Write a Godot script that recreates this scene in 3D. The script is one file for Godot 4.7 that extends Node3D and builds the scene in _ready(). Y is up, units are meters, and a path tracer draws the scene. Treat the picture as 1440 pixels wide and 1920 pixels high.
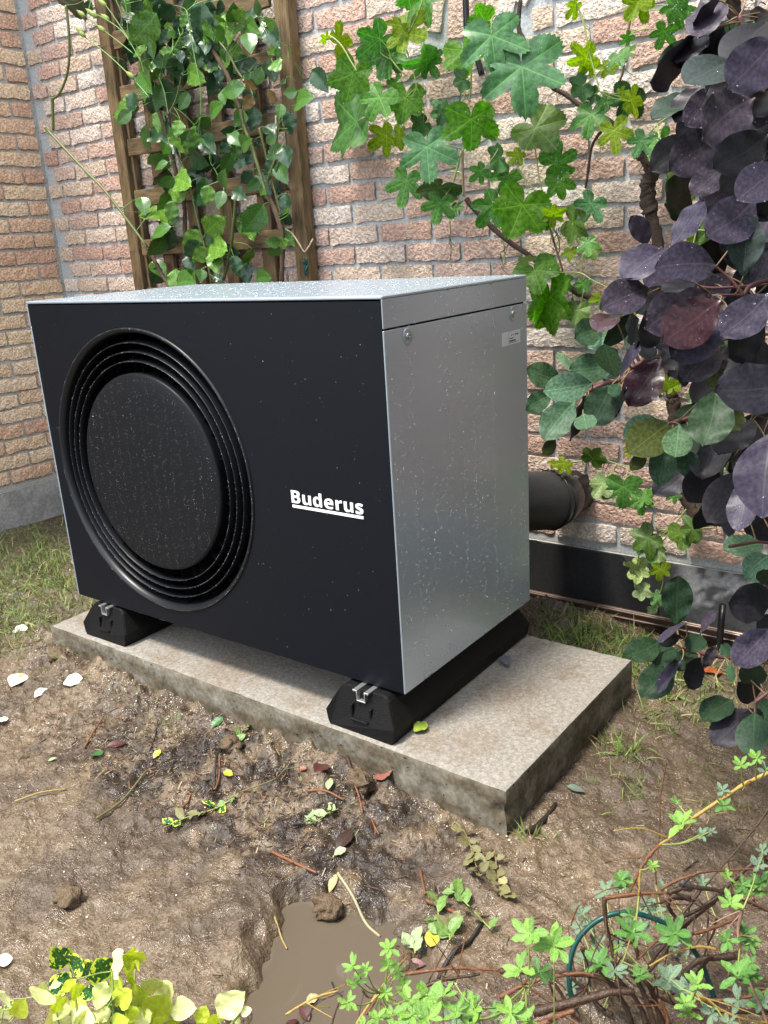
extends Node3D
# A heat pump on a concrete slab in the wet corner of a brick house, between a climbing rose, a vine and a purple smoke bush.

var M := {}            # materials
var taken := {}        # names in use, per parent
var rng := RandomNumberGenerator.new()
var water: StandardMaterial3D
var n_low := FastNoiseLite.new()
var n_mid := FastNoiseLite.new()
var n_fine := FastNoiseLite.new()
var n_clod := FastNoiseLite.new()
var n_crumb := FastNoiseLite.new()
# shallow pools: centre, half widths, water level
var pools := []
var puddle_poly := PackedVector2Array([Vector2(-.015, .37), Vector2(.0, .44), Vector2(.035, .5), Vector2(.06, .55), Vector2(.11, .62), Vector2(.2, .68), Vector2(.33, .62), Vector2(.36, .5), Vector2(.335, .41), Vector2(.3, .365), Vector2(.235, .34), Vector2(.16, .325), Vector2(.1, .345), Vector2(.05, .352)])

func _ready() -> void:
	rng.seed = 11
	for a in [[n_low, 1.6, 3], [n_mid, 9.0, 4], [n_fine, 34.0, 5], [n_clod, 13.0, 6]]:
		a[0].noise_type = FastNoiseLite.TYPE_SIMPLEX_SMOOTH
		a[0].frequency = a[1]
		a[0].seed = a[2]
		a[0].fractal_octaves = 3
	n_crumb.noise_type = FastNoiseLite.TYPE_CELLULAR
	n_crumb.cellular_return_type = FastNoiseLite.RETURN_DISTANCE
	n_crumb.frequency = 62.0
	n_crumb.seed = 8
	n_crumb.fractal_type = FastNoiseLite.FRACTAL_NONE
	view_and_light()
	materials()
	ground()
	added_hedge()
	brick_wall()
	side_wall()
	slab()
	rubber_feet()
	heat_pump()
	pipe_and_wall_base()
	trellis()
	climbing_rose()
	grape_vine()
	smoke_bush()
	shrub()
	euonymus()
	hoop()
	grass_and_litter()
	debris()

# ------------------------------------------------------------------ camera, sky, sun, exposure
func view_and_light() -> void:
	var cam := Camera3D.new()
	cam.name = "camera"
	cam.fov = 60.98
	cam.near = 0.05
	cam.far = 200.0
	var b := Basis(Vector3.UP, deg_to_rad(37.3337)) * Basis(Vector3.RIGHT, deg_to_rad(-17.4123)) * Basis(Vector3.BACK, deg_to_rad(-3.6288))
	cam.transform = Transform3D(b, Vector3(.95085, .99653, 1.28088))
	add_child(cam)
	var e := Environment.new()
	e.background_mode = Environment.BG_SKY
	var s := ProceduralSkyMaterial.new()
	s.sky_top_color = Color(.93, .96, 1.0)
	s.sky_horizon_color = Color(.80, .83, .86)
	s.sky_curve = .28
	s.ground_horizon_color = Color(.3, .28, .24)
	s.ground_bottom_color = Color(.2, .18, .15)
	var cover := NoiseTexture2D.new()
	var cn := FastNoiseLite.new()
	cn.frequency = .006
	cn.seed = 4
	cover.noise = cn
	cover.seamless = true
	cover.width = 512
	cover.height = 256
	var ramp := Gradient.new()
	ramp.set_color(0, Color(1, 1, 1, 0))
	ramp.set_color(1, Color(1, 1, 1, .25))
	cover.color_ramp = ramp
	s.sky_cover = cover
	s.sky_cover_modulate = Color(1, 1, 1, .5)
	var sky := Sky.new()
	sky.sky_material = s
	e.sky = sky
	e.background_energy_multiplier = 1.0
	e.tonemap_mode = Environment.TONE_MAPPER_LINEAR
	e.tonemap_exposure = 3.5
	e.sdfgi_enabled = true
	e.ssao_enabled = true
	e.ssil_enabled = true
	var w := WorldEnvironment.new()
	w.name = "world"
	w.environment = e
	add_child(w)
	var sun := DirectionalLight3D.new()
	sun.name = "sun"
	sun.light_energy = .6
	sun.light_angular_distance = 11.0
	sun.light_color = Color(1.0, .97, .92)
	sun.shadow_enabled = true
	sun.look_at_from_position(Vector3.ZERO, Vector3(.14, -1.0, -.36))
	add_child(sun)

# ------------------------------------------------------------------ naming
func numbered(called: String, parent: Node) -> String:
	var key := str(parent.get_instance_id()) + called
	var n: int = taken.get(key, 0)
	taken[key] = n + 1
	return called if n == 0 else "%s_%03d" % [called, n]

func put(called: String, mesh: Mesh, m: Material, parent: Node = self) -> MeshInstance3D:
	var o := MeshInstance3D.new()
	o.name = numbered(called, parent)
	o.mesh = mesh
	if m:
		o.material_override = m
	parent.add_child(o, true)
	return o

func thing(called: String, label: String, category: String, at := Vector3.ZERO, group := "") -> Node3D:
	var o := Node3D.new()
	o.name = numbered(called, self)
	o.position = at
	add_child(o, true)
	tag(o, label, category, group)
	return o

func tag(o: Node, label: String, category: String, group := "") -> void:
	o.set_meta("label", label)
	o.set_meta("category", category)
	if group:
		o.set_meta("group", group)

func stuff(called: String, mesh: Mesh, m: Material, where: Array, tint: Array, parent: Node = self) -> MultiMeshInstance3D:
	var mm := MultiMesh.new()
	mm.transform_format = MultiMesh.TRANSFORM_3D
	mm.use_colors = tint.size() > 0
	mm.mesh = mesh
	mm.instance_count = where.size()
	for i in where.size():
		mm.set_instance_transform(i, where[i])
		if tint.size() > 0:
			mm.set_instance_color(i, tint[i])
	var o := MultiMeshInstance3D.new()
	o.name = numbered(called, parent)
	o.multimesh = mm
	o.material_override = m
	o.set_meta("kind", "stuff")
	parent.add_child(o, true)
	return o

# ------------------------------------------------------------------ textures
func noise_bytes(size: int, freq: float, sd: int, kind := FastNoiseLite.TYPE_SIMPLEX_SMOOTH, oct := 4, ridged := false) -> PackedByteArray:
	var n := FastNoiseLite.new()
	n.seed = sd
	n.frequency = freq
	n.noise_type = kind
	n.fractal_octaves = oct
	if ridged:
		n.fractal_type = FastNoiseLite.FRACTAL_RIDGED
	var im := n.get_seamless_image(size, size)
	im.convert(Image.FORMAT_L8)
	return im.get_data()

func tex_l(size: int, b: PackedByteArray) -> ImageTexture:
	return ImageTexture.create_from_image(Image.create_from_data(size, size, false, Image.FORMAT_L8, b))

func tex_rgb(w: int, h: int, b: PackedByteArray) -> ImageTexture:
	return ImageTexture.create_from_image(Image.create_from_data(w, h, false, Image.FORMAT_RGB8, b))

func byte(x: float) -> int:
	return clampi(int(x * 255.0), 0, 255)

func mat(lin: Color, rough: float, spec := .5) -> StandardMaterial3D:
	var m := StandardMaterial3D.new()
	m.albedo_color = lin.linear_to_srgb()
	m.roughness = rough
	m.metallic_specular = spec
	return m

func world_tex(m: StandardMaterial3D, t: Texture2D, metres: float, bump: Texture2D = null, bump_cm := .1, world := true) -> StandardMaterial3D:
	m.uv1_triplanar = true
	m.uv1_world_triplanar = world
	m.uv1_scale = Vector3.ONE / metres
	if t:
		m.albedo_texture = t
	if bump:
		m.heightmap_enabled = true
		m.heightmap_texture = bump
		m.heightmap_scale = bump_cm
	return m

func materials() -> void:
	var S := 512
	var a := noise_bytes(S, .012, 1)
	var b := noise_bytes(S, .05, 2)
	var c := noise_bytes(S, .16, 3)
	var r := noise_bytes(S, .022, 4, FastNoiseLite.TYPE_SIMPLEX_SMOOTH, 4, true)
	var wh := noise_bytes(S, .3, 9, FastNoiseLite.TYPE_VALUE, 2)
	# brick: pale bloom patches, dark cracks, sandy grain
	var rgb := PackedByteArray()
	rgb.resize(S * S * 3)
	var bump := PackedByteArray()
	bump.resize(S * S)
	var mort := PackedByteArray()
	mort.resize(S * S)
	for i in S * S:
		var fa := a[i] / 255.0
		var fb := b[i] / 255.0
		var fc := c[i] / 255.0
		var fr := r[i] / 255.0
		var fw := wh[i] / 255.0
		var bloom := smoothstep(.50, .78, fa * .6 + fb * .4) * .75
		var dark := smoothstep(.86, .96, fr) * smoothstep(.40, .55, fb) * .55
		var g := .86 + (fc - .5) * .18 + (fw - .5) * .05 + (fb - .5) * .34
		g *= 1.0 - dark
		rgb[i * 3] = byte(lerpf(g, .97, bloom * .5))
		rgb[i * 3 + 1] = byte(lerpf(g * .97, .98, bloom * .72))
		rgb[i * 3 + 2] = byte(lerpf(g * .94, .98, bloom * .82))
		bump[i] = byte(.55 + (fb - .5) * .75 + (fc - .5) * .35 - smoothstep(.84, .95, fr) * .5 + (fw - .5) * .08)
		mort[i] = byte(.74 + (fb - .5) * .2 + (fc - .5) * .12 + (fw - .5) * .08)
	var t_brick := tex_rgb(S, S, rgb)
	var t_bbump := tex_l(S, bump)
	var t_mort := tex_l(S, mort)
	var tones := [Color(.72, .51, .44), Color(.77, .59, .52), Color(.82, .68, .60), Color(.66, .45, .38), Color(.80, .66, .56), Color(.88, .77, .71), Color(.74, .55, .48), Color(.67, .50, .44), Color(.77, .63, .52), Color(.92, .84, .80)]
	var list := []
	for t in tones:
		list.append(world_tex(mat(t, .85, .35), t_brick, .36, t_bbump, .6))
	M.brick = list
	list = []
	for t in [Color(.80, .57, .42), Color(.86, .66, .48), Color(.90, .72, .52), Color(.74, .50, .38), Color(.84, .60, .44), Color(.92, .76, .58)]:
		list.append(world_tex(mat(t, .85, .35), t_brick, .36, t_bbump, .6))
	M.side_brick = list
	M.brick_any = world_tex(mat(Color.WHITE, .85, .35), t_brick, .36, t_bbump, .6)
	M.brick_any.vertex_color_use_as_albedo = true
	M.mortar = world_tex(mat(Color(.78, .81, .835), .9, .3), t_mort, .3, t_mort, .25)
	M.side_mortar = world_tex(mat(Color(.72, .70, .65), .9, .3), t_mort, .3, t_mort, .25)
	# plinth render, concrete
	M.plinth = world_tex(mat(Color.WHITE, .7, .4), t_mort, .5, t_mort, .06)
	M.plinth.vertex_color_use_as_albedo = true
	M.bitumen = world_tex(mat(Color(.040, .042, .046), .38, .5), t_mort, .4, t_mort, .08)
	var cs := 1024
	var ca := noise_bytes(cs, .05, 21)
	var cb := noise_bytes(cs, .16, 22, FastNoiseLite.TYPE_CELLULAR, 1)
	var cc := noise_bytes(cs, .3, 23, FastNoiseLite.TYPE_VALUE, 2)
	var cd := noise_bytes(cs, .01, 24)
	var conc := PackedByteArray()
	conc.resize(cs * cs * 3)
	var cside := PackedByteArray()
	cside.resize(cs * cs * 3)
	for i in cs * cs:
		var f := .80 + (ca[i] / 255.0 - .5) * .22 + (cc[i] / 255.0 - .5) * .25
		var v := ca[(i * 7 + 311) % (cs * cs)] / 255.0
		var stone := smoothstep(.20, .10, cb[i] / 255.0)
		var hue := cd[(i * 3) % (cs * cs)] / 255.0
		var q := cc[(i / 5 * 5) % (cs * cs)] / 255.0
		conc[i * 3] = byte(lerpf(f, .55 + q * .45, stone * .8))
		conc[i * 3 + 1] = byte(lerpf(f * .985, .47 + q * .45, stone * .8))
		conc[i * 3 + 2] = byte(lerpf(f * .96, .38 + q * .45, stone * .8))
		var g := .78 + (ca[i] / 255.0 - .5) * .28 + (cd[i] / 255.0 - .5) * .35 + (cc[i] / 255.0 - .5) * .1
		var pit := smoothstep(.80, .90, ca[i] / 255.0) * smoothstep(.45, .6, hue) * smoothstep(.5, .65, v + .3)
		g *= 1.0 - pit * .8
		cside[i * 3] = byte(g)
		cside[i * 3 + 1] = byte(g * .98)
		cside[i * 3 + 2] = byte(g * .93)
	var pr := RandomNumberGenerator.new()
	pr.seed = 15
	for k in 420:
		var x0 := pr.randi() % cs
		var y0 := pr.randi() % cs
		var rx := pr.randf_range(1.2, 5.0) * (2.4 if pr.randf() < .15 else 1.0)
		var ry := pr.randf_range(.9, 2.4)
		for dy in range(-4, 5):
			for dx in range(-14, 15):
				if pow(dx / rx, 2) + pow((dy + dx * .25 * sin(k)) / ry, 2) < 1.0 + pr.randf_range(-.4, .4):
					var at := (((y0 + dy + cs) % cs) * cs + (x0 + dx + cs) % cs) * 3
					for q in 3:
						cside[at + q] = int(cside[at + q] * .28)
	M.slab_top = world_tex(mat(Color.WHITE, .75, .25), tex_rgb(cs, cs, conc), .75, t_mort, .12)
	M.slab_top.vertex_color_use_as_albedo = true
	M.slab_side = world_tex(mat(Color.WHITE, .8, .22), tex_rgb(cs, cs, cside), .8, t_mort, .05)
	M.slab_side.vertex_color_use_as_albedo = true
	# mud
	var ms := 1024
	var ma := noise_bytes(ms, .02, 31)
	var mb := noise_bytes(ms, .07, 32)
	var mc := noise_bytes(ms, .22, 33)
	var mr := noise_bytes(ms, .035, 34, FastNoiseLite.TYPE_SIMPLEX_SMOOTH, 4, true)
	var mw := noise_bytes(ms, .007, 35)
	var mud := PackedByteArray()
	mud.resize(ms * ms * 3)
	var mbump := PackedByteArray()
	mbump.resize(ms * ms)
	var mrough := PackedByteArray()
	mrough.resize(ms * ms)
	for i in ms * ms:
		var fa := ma[i] / 255.0
		var fb := mb[i] / 255.0
		var fc := mc[i] / 255.0
		var fr := mr[i] / 255.0
		var g := .76 + (fa - .5) * .26 + (fb - .5) * .40 + (fc - .5) * .44 - smoothstep(.86, .95, fr) * .4
		mud[i * 3] = byte(g)
		mud[i * 3 + 1] = byte(g * (.97 + (fb - .5) * .08))
		mud[i * 3 + 2] = byte(g * (.94 + (fa - .5) * .12))
		mbump[i] = byte(.5 + (fa - .5) * .45 + (fb - .5) * .65 + (fc - .5) * .55 - smoothstep(.8, .95, fr) * .3)
		mrough[i] = byte(lerpf(.62, .13, smoothstep(.38, .60, mw[i] / 255.0 + (fa - .5) * .45)))
	M.mud = world_tex(mat(Color.WHITE, 1.0, .5), tex_rgb(ms, ms, mud), .62, tex_l(ms, mbump), .5)
	M.mud.vertex_color_use_as_albedo = true
	M.mud.roughness_texture = tex_l(ms, mrough)
	M.clod = world_tex(mat(Color(.26, .19, .125), .6, .4), M.mud.albedo_texture, .3, M.mud.heightmap_texture, .5)
	M.puddle = mat(Color(.115, .092, .066), .03, .5)
	M.puddle.albedo_color.a = .88
	M.puddle.transparency = BaseMaterial3D.TRANSPARENCY_ALPHA
	# wood
	var ww := 256
	var wl := 1024
	var wn := FastNoiseLite.new()
	wn.frequency = .02
	wn.fractal_octaves = 4
	var wood := PackedByteArray()
	wood.resize(ww * wl * 3)
	for y in wl:
		for x in ww:
			var k := wn.get_noise_2d(x * 1.2, y * .035) * 6.0 + x * .05
			var ring := absf(fposmod(k, 1.0) - .5) * 2.0
			var fib := wn.get_noise_2d(x * 14.0, y * .6)
			var g := .62 + ring * .28 + fib * .22 + wn.get_noise_2d(x * .6 + 500, y * .25) * .25
			var i := (y * ww + x) * 3
			wood[i] = byte(g)
			wood[i + 1] = byte(g * .95)
			wood[i + 2] = byte(g * .86)
	var t_wood := tex_rgb(ww, wl, wood)
	list = []
	for t in [Color(.245, .185, .115), Color(.22, .165, .10), Color(.20, .155, .10), Color(.27, .21, .135)]:
		var m := mat(t, .7, .4)
		m.albedo_texture = t_wood
		m.uv1_scale = Vector3(1.0 / .13, 1.0 / .7, 1)
		m.heightmap_enabled = true
		m.heightmap_texture = t_wood
		m.heightmap_scale = .08
		list.append(m)
	M.wood = list
	M.old_wood = mat(Color(.26, .25, .16), .8, .3)
	M.old_wood.albedo_texture = t_wood
	M.old_wood.uv1_scale = Vector3(1.0 / .13, 1.0 / .7, 1)
	M.bark = world_tex(mat(Color(.085, .058, .045), .75, .4), t_brick, .09, t_bbump, .5)
	M.rose_bark = world_tex(mat(Color(.15, .105, .07), .75, .4), t_brick, .09, t_bbump, .3)
	M.rose_green = world_tex(mat(Color(.20, .24, .07), .45, .5), t_mort, .07)
	M.rose_young = mat(Color(.13, .27, .06), .45, .5)
	M.shoot = mat(Color(.24, .30, .08), .5, .5)
	M.shoot_brown = mat(Color(.20, .13, .07), .55, .5)
	M.red_stalk = mat(Color(.11, .045, .045), .5, .4)
	# machine
	var px := noise_bytes(256, .25, 51, FastNoiseLite.TYPE_VALUE, 2)
	var t_px := tex_l(256, px)
	M.black = world_tex(mat(Color(.0046, .0060, .0092), .42, .27), null, .05, t_px, .006, false)
	M.grille = mat(Color(.008, .0095, .012), .34, .42)
	M.disc = world_tex(mat(Color(.0075, .0085, .0105), .40, .28), null, .05, t_px, .006, false)
	M.inside = mat(Color(.003, .003, .0035), .8, .2)
	M.silver = mat(Color(.425, .50, .575), .28, .5)
	M.silver.metallic = .5
	M.screw = mat(Color(.5, .5, .52), .25, .5)
	M.screw.metallic = 1.0
	M.white = mat(Color(.86, .86, .86), .5, .5)
	M.ink = mat(Color(.03, .03, .035), .6, .3)
	M.sticker = mat(Color(.66, .69, .74), .4, .5)
	M.alu = mat(Color(.62, .63, .64), .38, .5)
	M.alu.metallic = .9
	var rub := PackedByteArray()
	rub.resize(256 * 256)
	for i in 256 * 256:
		rub[i] = byte(.55 + (px[i] / 255.0 - .5) * .8)
	M.rubber = world_tex(mat(Color(.0085, .0085, .0095), .6, .35), tex_l(256, rub), .09, t_px, .12, false)
	M.foam = world_tex(mat(Color(.055, .056, .060), .38, .5), t_mort, .3, t_px, .04)
	M.tie = mat(Color(.008, .008, .009), .4, .5)
	M.plastic_brown = world_tex(mat(Color(.055, .032, .026), .4, .5), t_mort, .3)
	M.metal_strip = mat(Color(.10, .065, .05), .32, .5)
	M.metal_strip.metallic = .3
	M.hoop = mat(Color(.004, .055, .05), .35, .5)
	M.twine = mat(Color(.52, .45, .34), .85, .3)
	M.green_twine = mat(Color(.008, .07, .06), .6, .4)
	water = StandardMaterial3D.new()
	water.albedo_color = Color(.95, .97, 1, .13)  # whitish tint painted into the drops so they show as bright glints
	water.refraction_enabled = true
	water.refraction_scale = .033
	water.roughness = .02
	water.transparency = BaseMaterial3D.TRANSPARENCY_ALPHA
	leaf_materials()

# the print of veins on a leaf
func leaf_tex(kind: int) -> ImageTexture:
	var S := 384
	var d := PackedByteArray()
	d.resize(S * S * 3)
	var n := FastNoiseLite.new()
	n.seed = 70 + kind
	n.frequency = .03
	n.fractal_octaves = 3
	for yy in S:
		for xx in S:
			var u := xx / float(S - 1)
			var v := yy / float(S - 1)
			var g := .80 + n.get_noise_2d(xx, yy) * .22 + n.get_noise_2d(xx * 6.0, yy * 6.0) * .10
			var vein := 0.0
			var col := Vector3(g, g, g)
			if kind == 0:                      # palmate, five ribs from the stalk
				var p := Vector2((u - .5) * 2.3, v * 2.0 - .8)
				for deg in [0.0, 57.0, -57.0, 117.0, -117.0]:
					var ax := Vector2(sin(deg_to_rad(deg)), cos(deg_to_rad(deg)))
					var al := p.dot(ax)
					var pe := absf(p.x * ax.y - p.y * ax.x)
					if al > 0.0:
						vein = maxf(vein, smoothstep(.026, .008, pe + al * .008))
						if pe < al * .55:
							var q := absf(fposmod((al - pe * 1.1) * 6.5, 1.0) - .5)
							vein = maxf(vein, smoothstep(.44, .49, q) * .55 * smoothstep(.0, .05, pe))
				g -= absf(n.get_noise_2d(xx * 3.0 + 90, yy * 3.0)) * .18
				col = Vector3(g, g, g)
			elif kind == 1 or kind == 2:       # pinnate
				var x := absf(u - .5) * 2.0
				vein = smoothstep(.05, .018, x + v * .02)
				var q := absf(fposmod((v - x * (.38 if kind == 1 else .30)) * (9.0 if kind == 1 else 8.0), 1.0) - .5)
				vein = maxf(vein, smoothstep(.42, .485, q) * (.5 if kind == 1 else .38))
				col = Vector3(g, g, g)
			elif kind == 4:                    # nearly plain, cream
				var x := absf(u - .5) * 2.0
				vein = smoothstep(.05, .018, x) * .3
				g = .95 + n.get_noise_2d(xx * .5, yy * .5) * .10
				col = Vector3(g, g, g)
			else:                              # variegated: dark flames along the rib, pale border
				var x := absf(u - .5) * 2.0
				var edge := x / maxf(.05, sin(PI * pow(v, .85)))
				var flame := smoothstep(.60, .44, edge + n.get_noise_2d(xx * .55, yy * .3) * .9) * smoothstep(.02, .12, v) * smoothstep(.98, .8, v)
				col = Vector3(.96, 1.0, .42).lerp(Vector3(.12, .34, .20), flame) * (g + .2)
				vein = smoothstep(.04, .015, x) * .4
			col = col.lerp(Vector3(1.15, 1.2, 1.0) if kind < 3 or kind == 4 else Vector3(.8, .95, .5), vein * .55)
			var i := (yy * S + xx) * 3
			d[i] = byte(col.x)
			d[i + 1] = byte(col.y)
			d[i + 2] = byte(col.z)
	return tex_rgb(S, S, d)

func leaf_mat(lin: Color, t: Texture2D, rough: float, glow := .5, spec := .5) -> StandardMaterial3D:
	var m := mat(lin, rough, spec)
	m.albedo_texture = t
	m.backlight_enabled = glow > 0.0
	m.backlight = Color(lin.r * 1.6 + .02, lin.g * 1.5 + .02, lin.b * .9).linear_to_srgb() * glow
	m.cull_mode = BaseMaterial3D.CULL_DISABLED
	m.heightmap_enabled = true
	m.heightmap_texture = t
	m.heightmap_scale = -.04
	return m

func leaf_materials() -> void:
	var palm := leaf_tex(0)
	var pin := leaf_tex(1)
	var broad := leaf_tex(2)
	var varieg := leaf_tex(3)
	var plain := leaf_tex(4)
	M.vine = [leaf_mat(Color(.15, .385, .075), palm, .46, 1.2, .4), leaf_mat(Color(.40, .58, .035), palm, .5, 1.2, .4), leaf_mat(Color(.065, .18, .045), palm, .44, .6, .4), leaf_mat(Color(.10, .19, .025), palm, .5, .7, .4),
		leaf_mat(Color(.13, .335, .12), palm, .34, .9, .45), leaf_mat(Color(.26, .55, .085), palm, .44, 1.3, .4), leaf_mat(Color(.40, .54, .22), palm, .5)]
	M.rose = [leaf_mat(Color(.075, .20, .033), pin, .30), leaf_mat(Color(.15, .33, .045), pin, .34), leaf_mat(Color(.028, .090, .034), pin, .30), leaf_mat(Color(.24, .15, .05), pin, .5)]
	M.bush = [leaf_mat(Color(.068, .056, .094), broad, .44, .0, .38), leaf_mat(Color(.014, .014, .018), broad, .45, .0, .35), leaf_mat(Color(.075, .155, .080), broad, .5, .3, .35), leaf_mat(Color(.20, .37, .235), broad, .5, .3, .35),
		leaf_mat(Color(.060, .026, .040), broad, .30, .0), leaf_mat(Color(.075, .095, .025), broad, .45, .3, .35), leaf_mat(Color(.045, .036, .055), broad, .42, .0), leaf_mat(Color(.030, .050, .045), broad, .42, .1, .4),
		leaf_mat(Color(.040, .036, .052), broad, .45, .0, .4), leaf_mat(Color(.026, .060, .030), broad, .48, .15, .35)]
	M.euo = [leaf_mat(Color(.92, .97, .80), varieg, .4), leaf_mat(Color(.70, .82, .09), plain, .4, .8), leaf_mat(Color(.88, .92, .42), plain, .4, .5)]
	M.shrub = [leaf_mat(Color(.26, .50, .10), pin, .5, .6, .4), leaf_mat(Color(.13, .31, .07), pin, .5, .5, .4), leaf_mat(Color(.21, .31, .21), pin, .6, .3, .3)]
	for key in ["vine", "rose", "bush", "shrub"]:
		var all := []
		for m in M[key]:
			var some := [m]
			for f in [[.86, .86, .90], [1.12, 1.08, .95]]:
				var v: StandardMaterial3D = m.duplicate()
				var lin: Color = m.albedo_color.srgb_to_linear()
				v.albedo_color = Color(lin.r * f[0], lin.g * f[1], lin.b * f[2]).linear_to_srgb()
				some.append(v)
			all.append(some)
		M[key] = all
	M.dead = {"maroon": Color(.11, .035, .03), "green": Color(.06, .20, .06), "yellow": Color(.60, .60, .05), "pale": Color(.42, .55, .28), "red": Color(.40, .15, .12), "maroon_big": Color(.10, .028, .028), "orange_big": Color(.50, .11, .035),
		"grey": Color(.20, .21, .27), "limegreen": Color(.35, .48, .05), "straw": Color(.52, .45, .22), "redwet": Color(.22, .06, .07), "brown": Color(.06, .032, .025), "orange": Color(.40, .13, .05), "dark": Color(.03, .03, .045), "greygreen": Color(.18, .24, .20)}
	for k in M.dead:
		M.dead[k] = leaf_mat(M.dead[k], pin, .4, .2)
	M.petal = mat(Color(.72, .68, .62), .5, .4)
	M.petal.cull_mode = BaseMaterial3D.CULL_DISABLED
	M.petal_pink = mat(Color(.85, .42, .36), .5, .4)
	M.petal_yellow = mat(Color(.75, .60, .12), .5, .4)
	M.mudleaf = leaf_mat(Color(.27, .25, .11), pin, .5, .3)
	M.greenleaf = leaf_mat(Color(.20, .36, .08), pin, .45)

# ------------------------------------------------------------------ shapes
func begin() -> SurfaceTool:
	var st := SurfaceTool.new()
	st.begin(Mesh.PRIMITIVE_TRIANGLES)
	return st

func done(st: SurfaceTool) -> ArrayMesh:
	st.index()
	st.generate_normals()
	return st.commit()

func tri(st: SurfaceTool, a: Vector3, b: Vector3, c: Vector3, toward: Vector3) -> void:
	# front face looks towards the given direction
	if (b - a).cross(c - a).dot(toward) > 0.0:
		var k := b
		b = c
		c = k
	st.add_vertex(a)
	st.add_vertex(b)
	st.add_vertex(c)

func quad(st: SurfaceTool, a: Vector3, b: Vector3, c: Vector3, d: Vector3, toward: Vector3) -> void:
	tri(st, a, b, c, toward)
	tri(st, a, c, d, toward)

func box(st: SurfaceTool, lo: Vector3, hi: Vector3, bv := .002) -> void:
	# a box with chamfered edges; uv in metres, v along the longest side
	var c := (lo + hi) * .5
	var h := (hi - lo) * .5
	bv = minf(bv, minf(h.x, minf(h.y, h.z)) * .9)
	var long := h.max_axis_index()
	var pts := {}
	for sx in [-1, 1]:
		for sy in [-1, 1]:
			for sz in [-1, 1]:
				var s := Vector3(sx, sy, sz)
				for ax in 3:
					var q := Vector3(h.x - bv, h.y - bv, h.z - bv)
					q[ax] += bv
					pts[[sx, sy, sz, ax]] = c + q * s
	var tris := []
	for ax in 3:
		var u := (ax + 1) % 3
		var v := (ax + 2) % 3
		for s in [-1, 1]:
			var ring := []
			for k in [[-1, -1], [1, -1], [1, 1], [-1, 1]]:
				var key := [0, 0, 0, ax]
				key[ax] = s
				key[u] = k[0]
				key[v] = k[1]
				ring.append(pts[key])
			var n := Vector3.ZERO
			n[ax] = s
			tris.append([ring[0], ring[1], ring[2], n])
			tris.append([ring[0], ring[2], ring[3], n])
	for ax in 3:                               # twelve edges, along ax
		var u := (ax + 1) % 3
		var v := (ax + 2) % 3
		for su in [-1, 1]:
			for sv in [-1, 1]:
				var k0 := [0, 0, 0, u]
				var k1 := [0, 0, 0, v]
				var k2 := [0, 0, 0, v]
				var k3 := [0, 0, 0, u]
				for k in [k0, k1, k2, k3]:
					k[u] = su
					k[v] = sv
				k0[ax] = -1
				k1[ax] = -1
				k2[ax] = 1
				k3[ax] = 1
				var n := Vector3.ZERO
				n[u] = su
				n[v] = sv
				tris.append([pts[k0], pts[k1], pts[k2], n])
				tris.append([pts[k0], pts[k2], pts[k3], n])
	for sx in [-1, 1]:
		for sy in [-1, 1]:
			for sz in [-1, 1]:
				tris.append([pts[[sx, sy, sz, 0]], pts[[sx, sy, sz, 1]], pts[[sx, sy, sz, 2]], Vector3(sx, sy, sz)])
	st.set_smooth_group(-1)
	for t in tris:
		var p: Vector3 = t[0]
		var q: Vector3 = t[1]
		var r: Vector3 = t[2]
		if (q - p).cross(r - p).dot(t[3]) > 0.0:
			var k := q
			q = r
			r = k
		for w in [p, q, r]:
			var nn: Vector3 = t[3]
			var ax := nn.abs().max_axis_index()
			var uv := Vector2.ZERO
			var other := 3 - long - ax if ax != long else (long + 1) % 3
			uv = Vector2(w[other], w[long]) if ax != long else Vector2(w[(long + 1) % 3], w[(long + 2) % 3])
			st.set_uv(uv + Vector2(c.x * 7.3 + c.z * 3.1, c.y * 5.7 + c.x * 2.3))
			st.add_vertex(w)

func box_mesh(lo: Vector3, hi: Vector3, bv := .002) -> ArrayMesh:
	var st := begin()
	box(st, lo, hi, bv)
	return done(st)

func smooth_line(pts: Array, per := 5) -> PackedVector3Array:
	var out := PackedVector3Array()
	for i in pts.size() - 1:
		var p0: Vector3 = pts[maxi(i - 1, 0)]
		var p1: Vector3 = pts[i]
		var p2: Vector3 = pts[i + 1]
		var p3: Vector3 = pts[mini(i + 2, pts.size() - 1)]
		for k in per:
			out.append(p1.cubic_interpolate(p2, p0, p3, k / float(per)))
	out.append(pts[pts.size() - 1])
	return out

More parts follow.
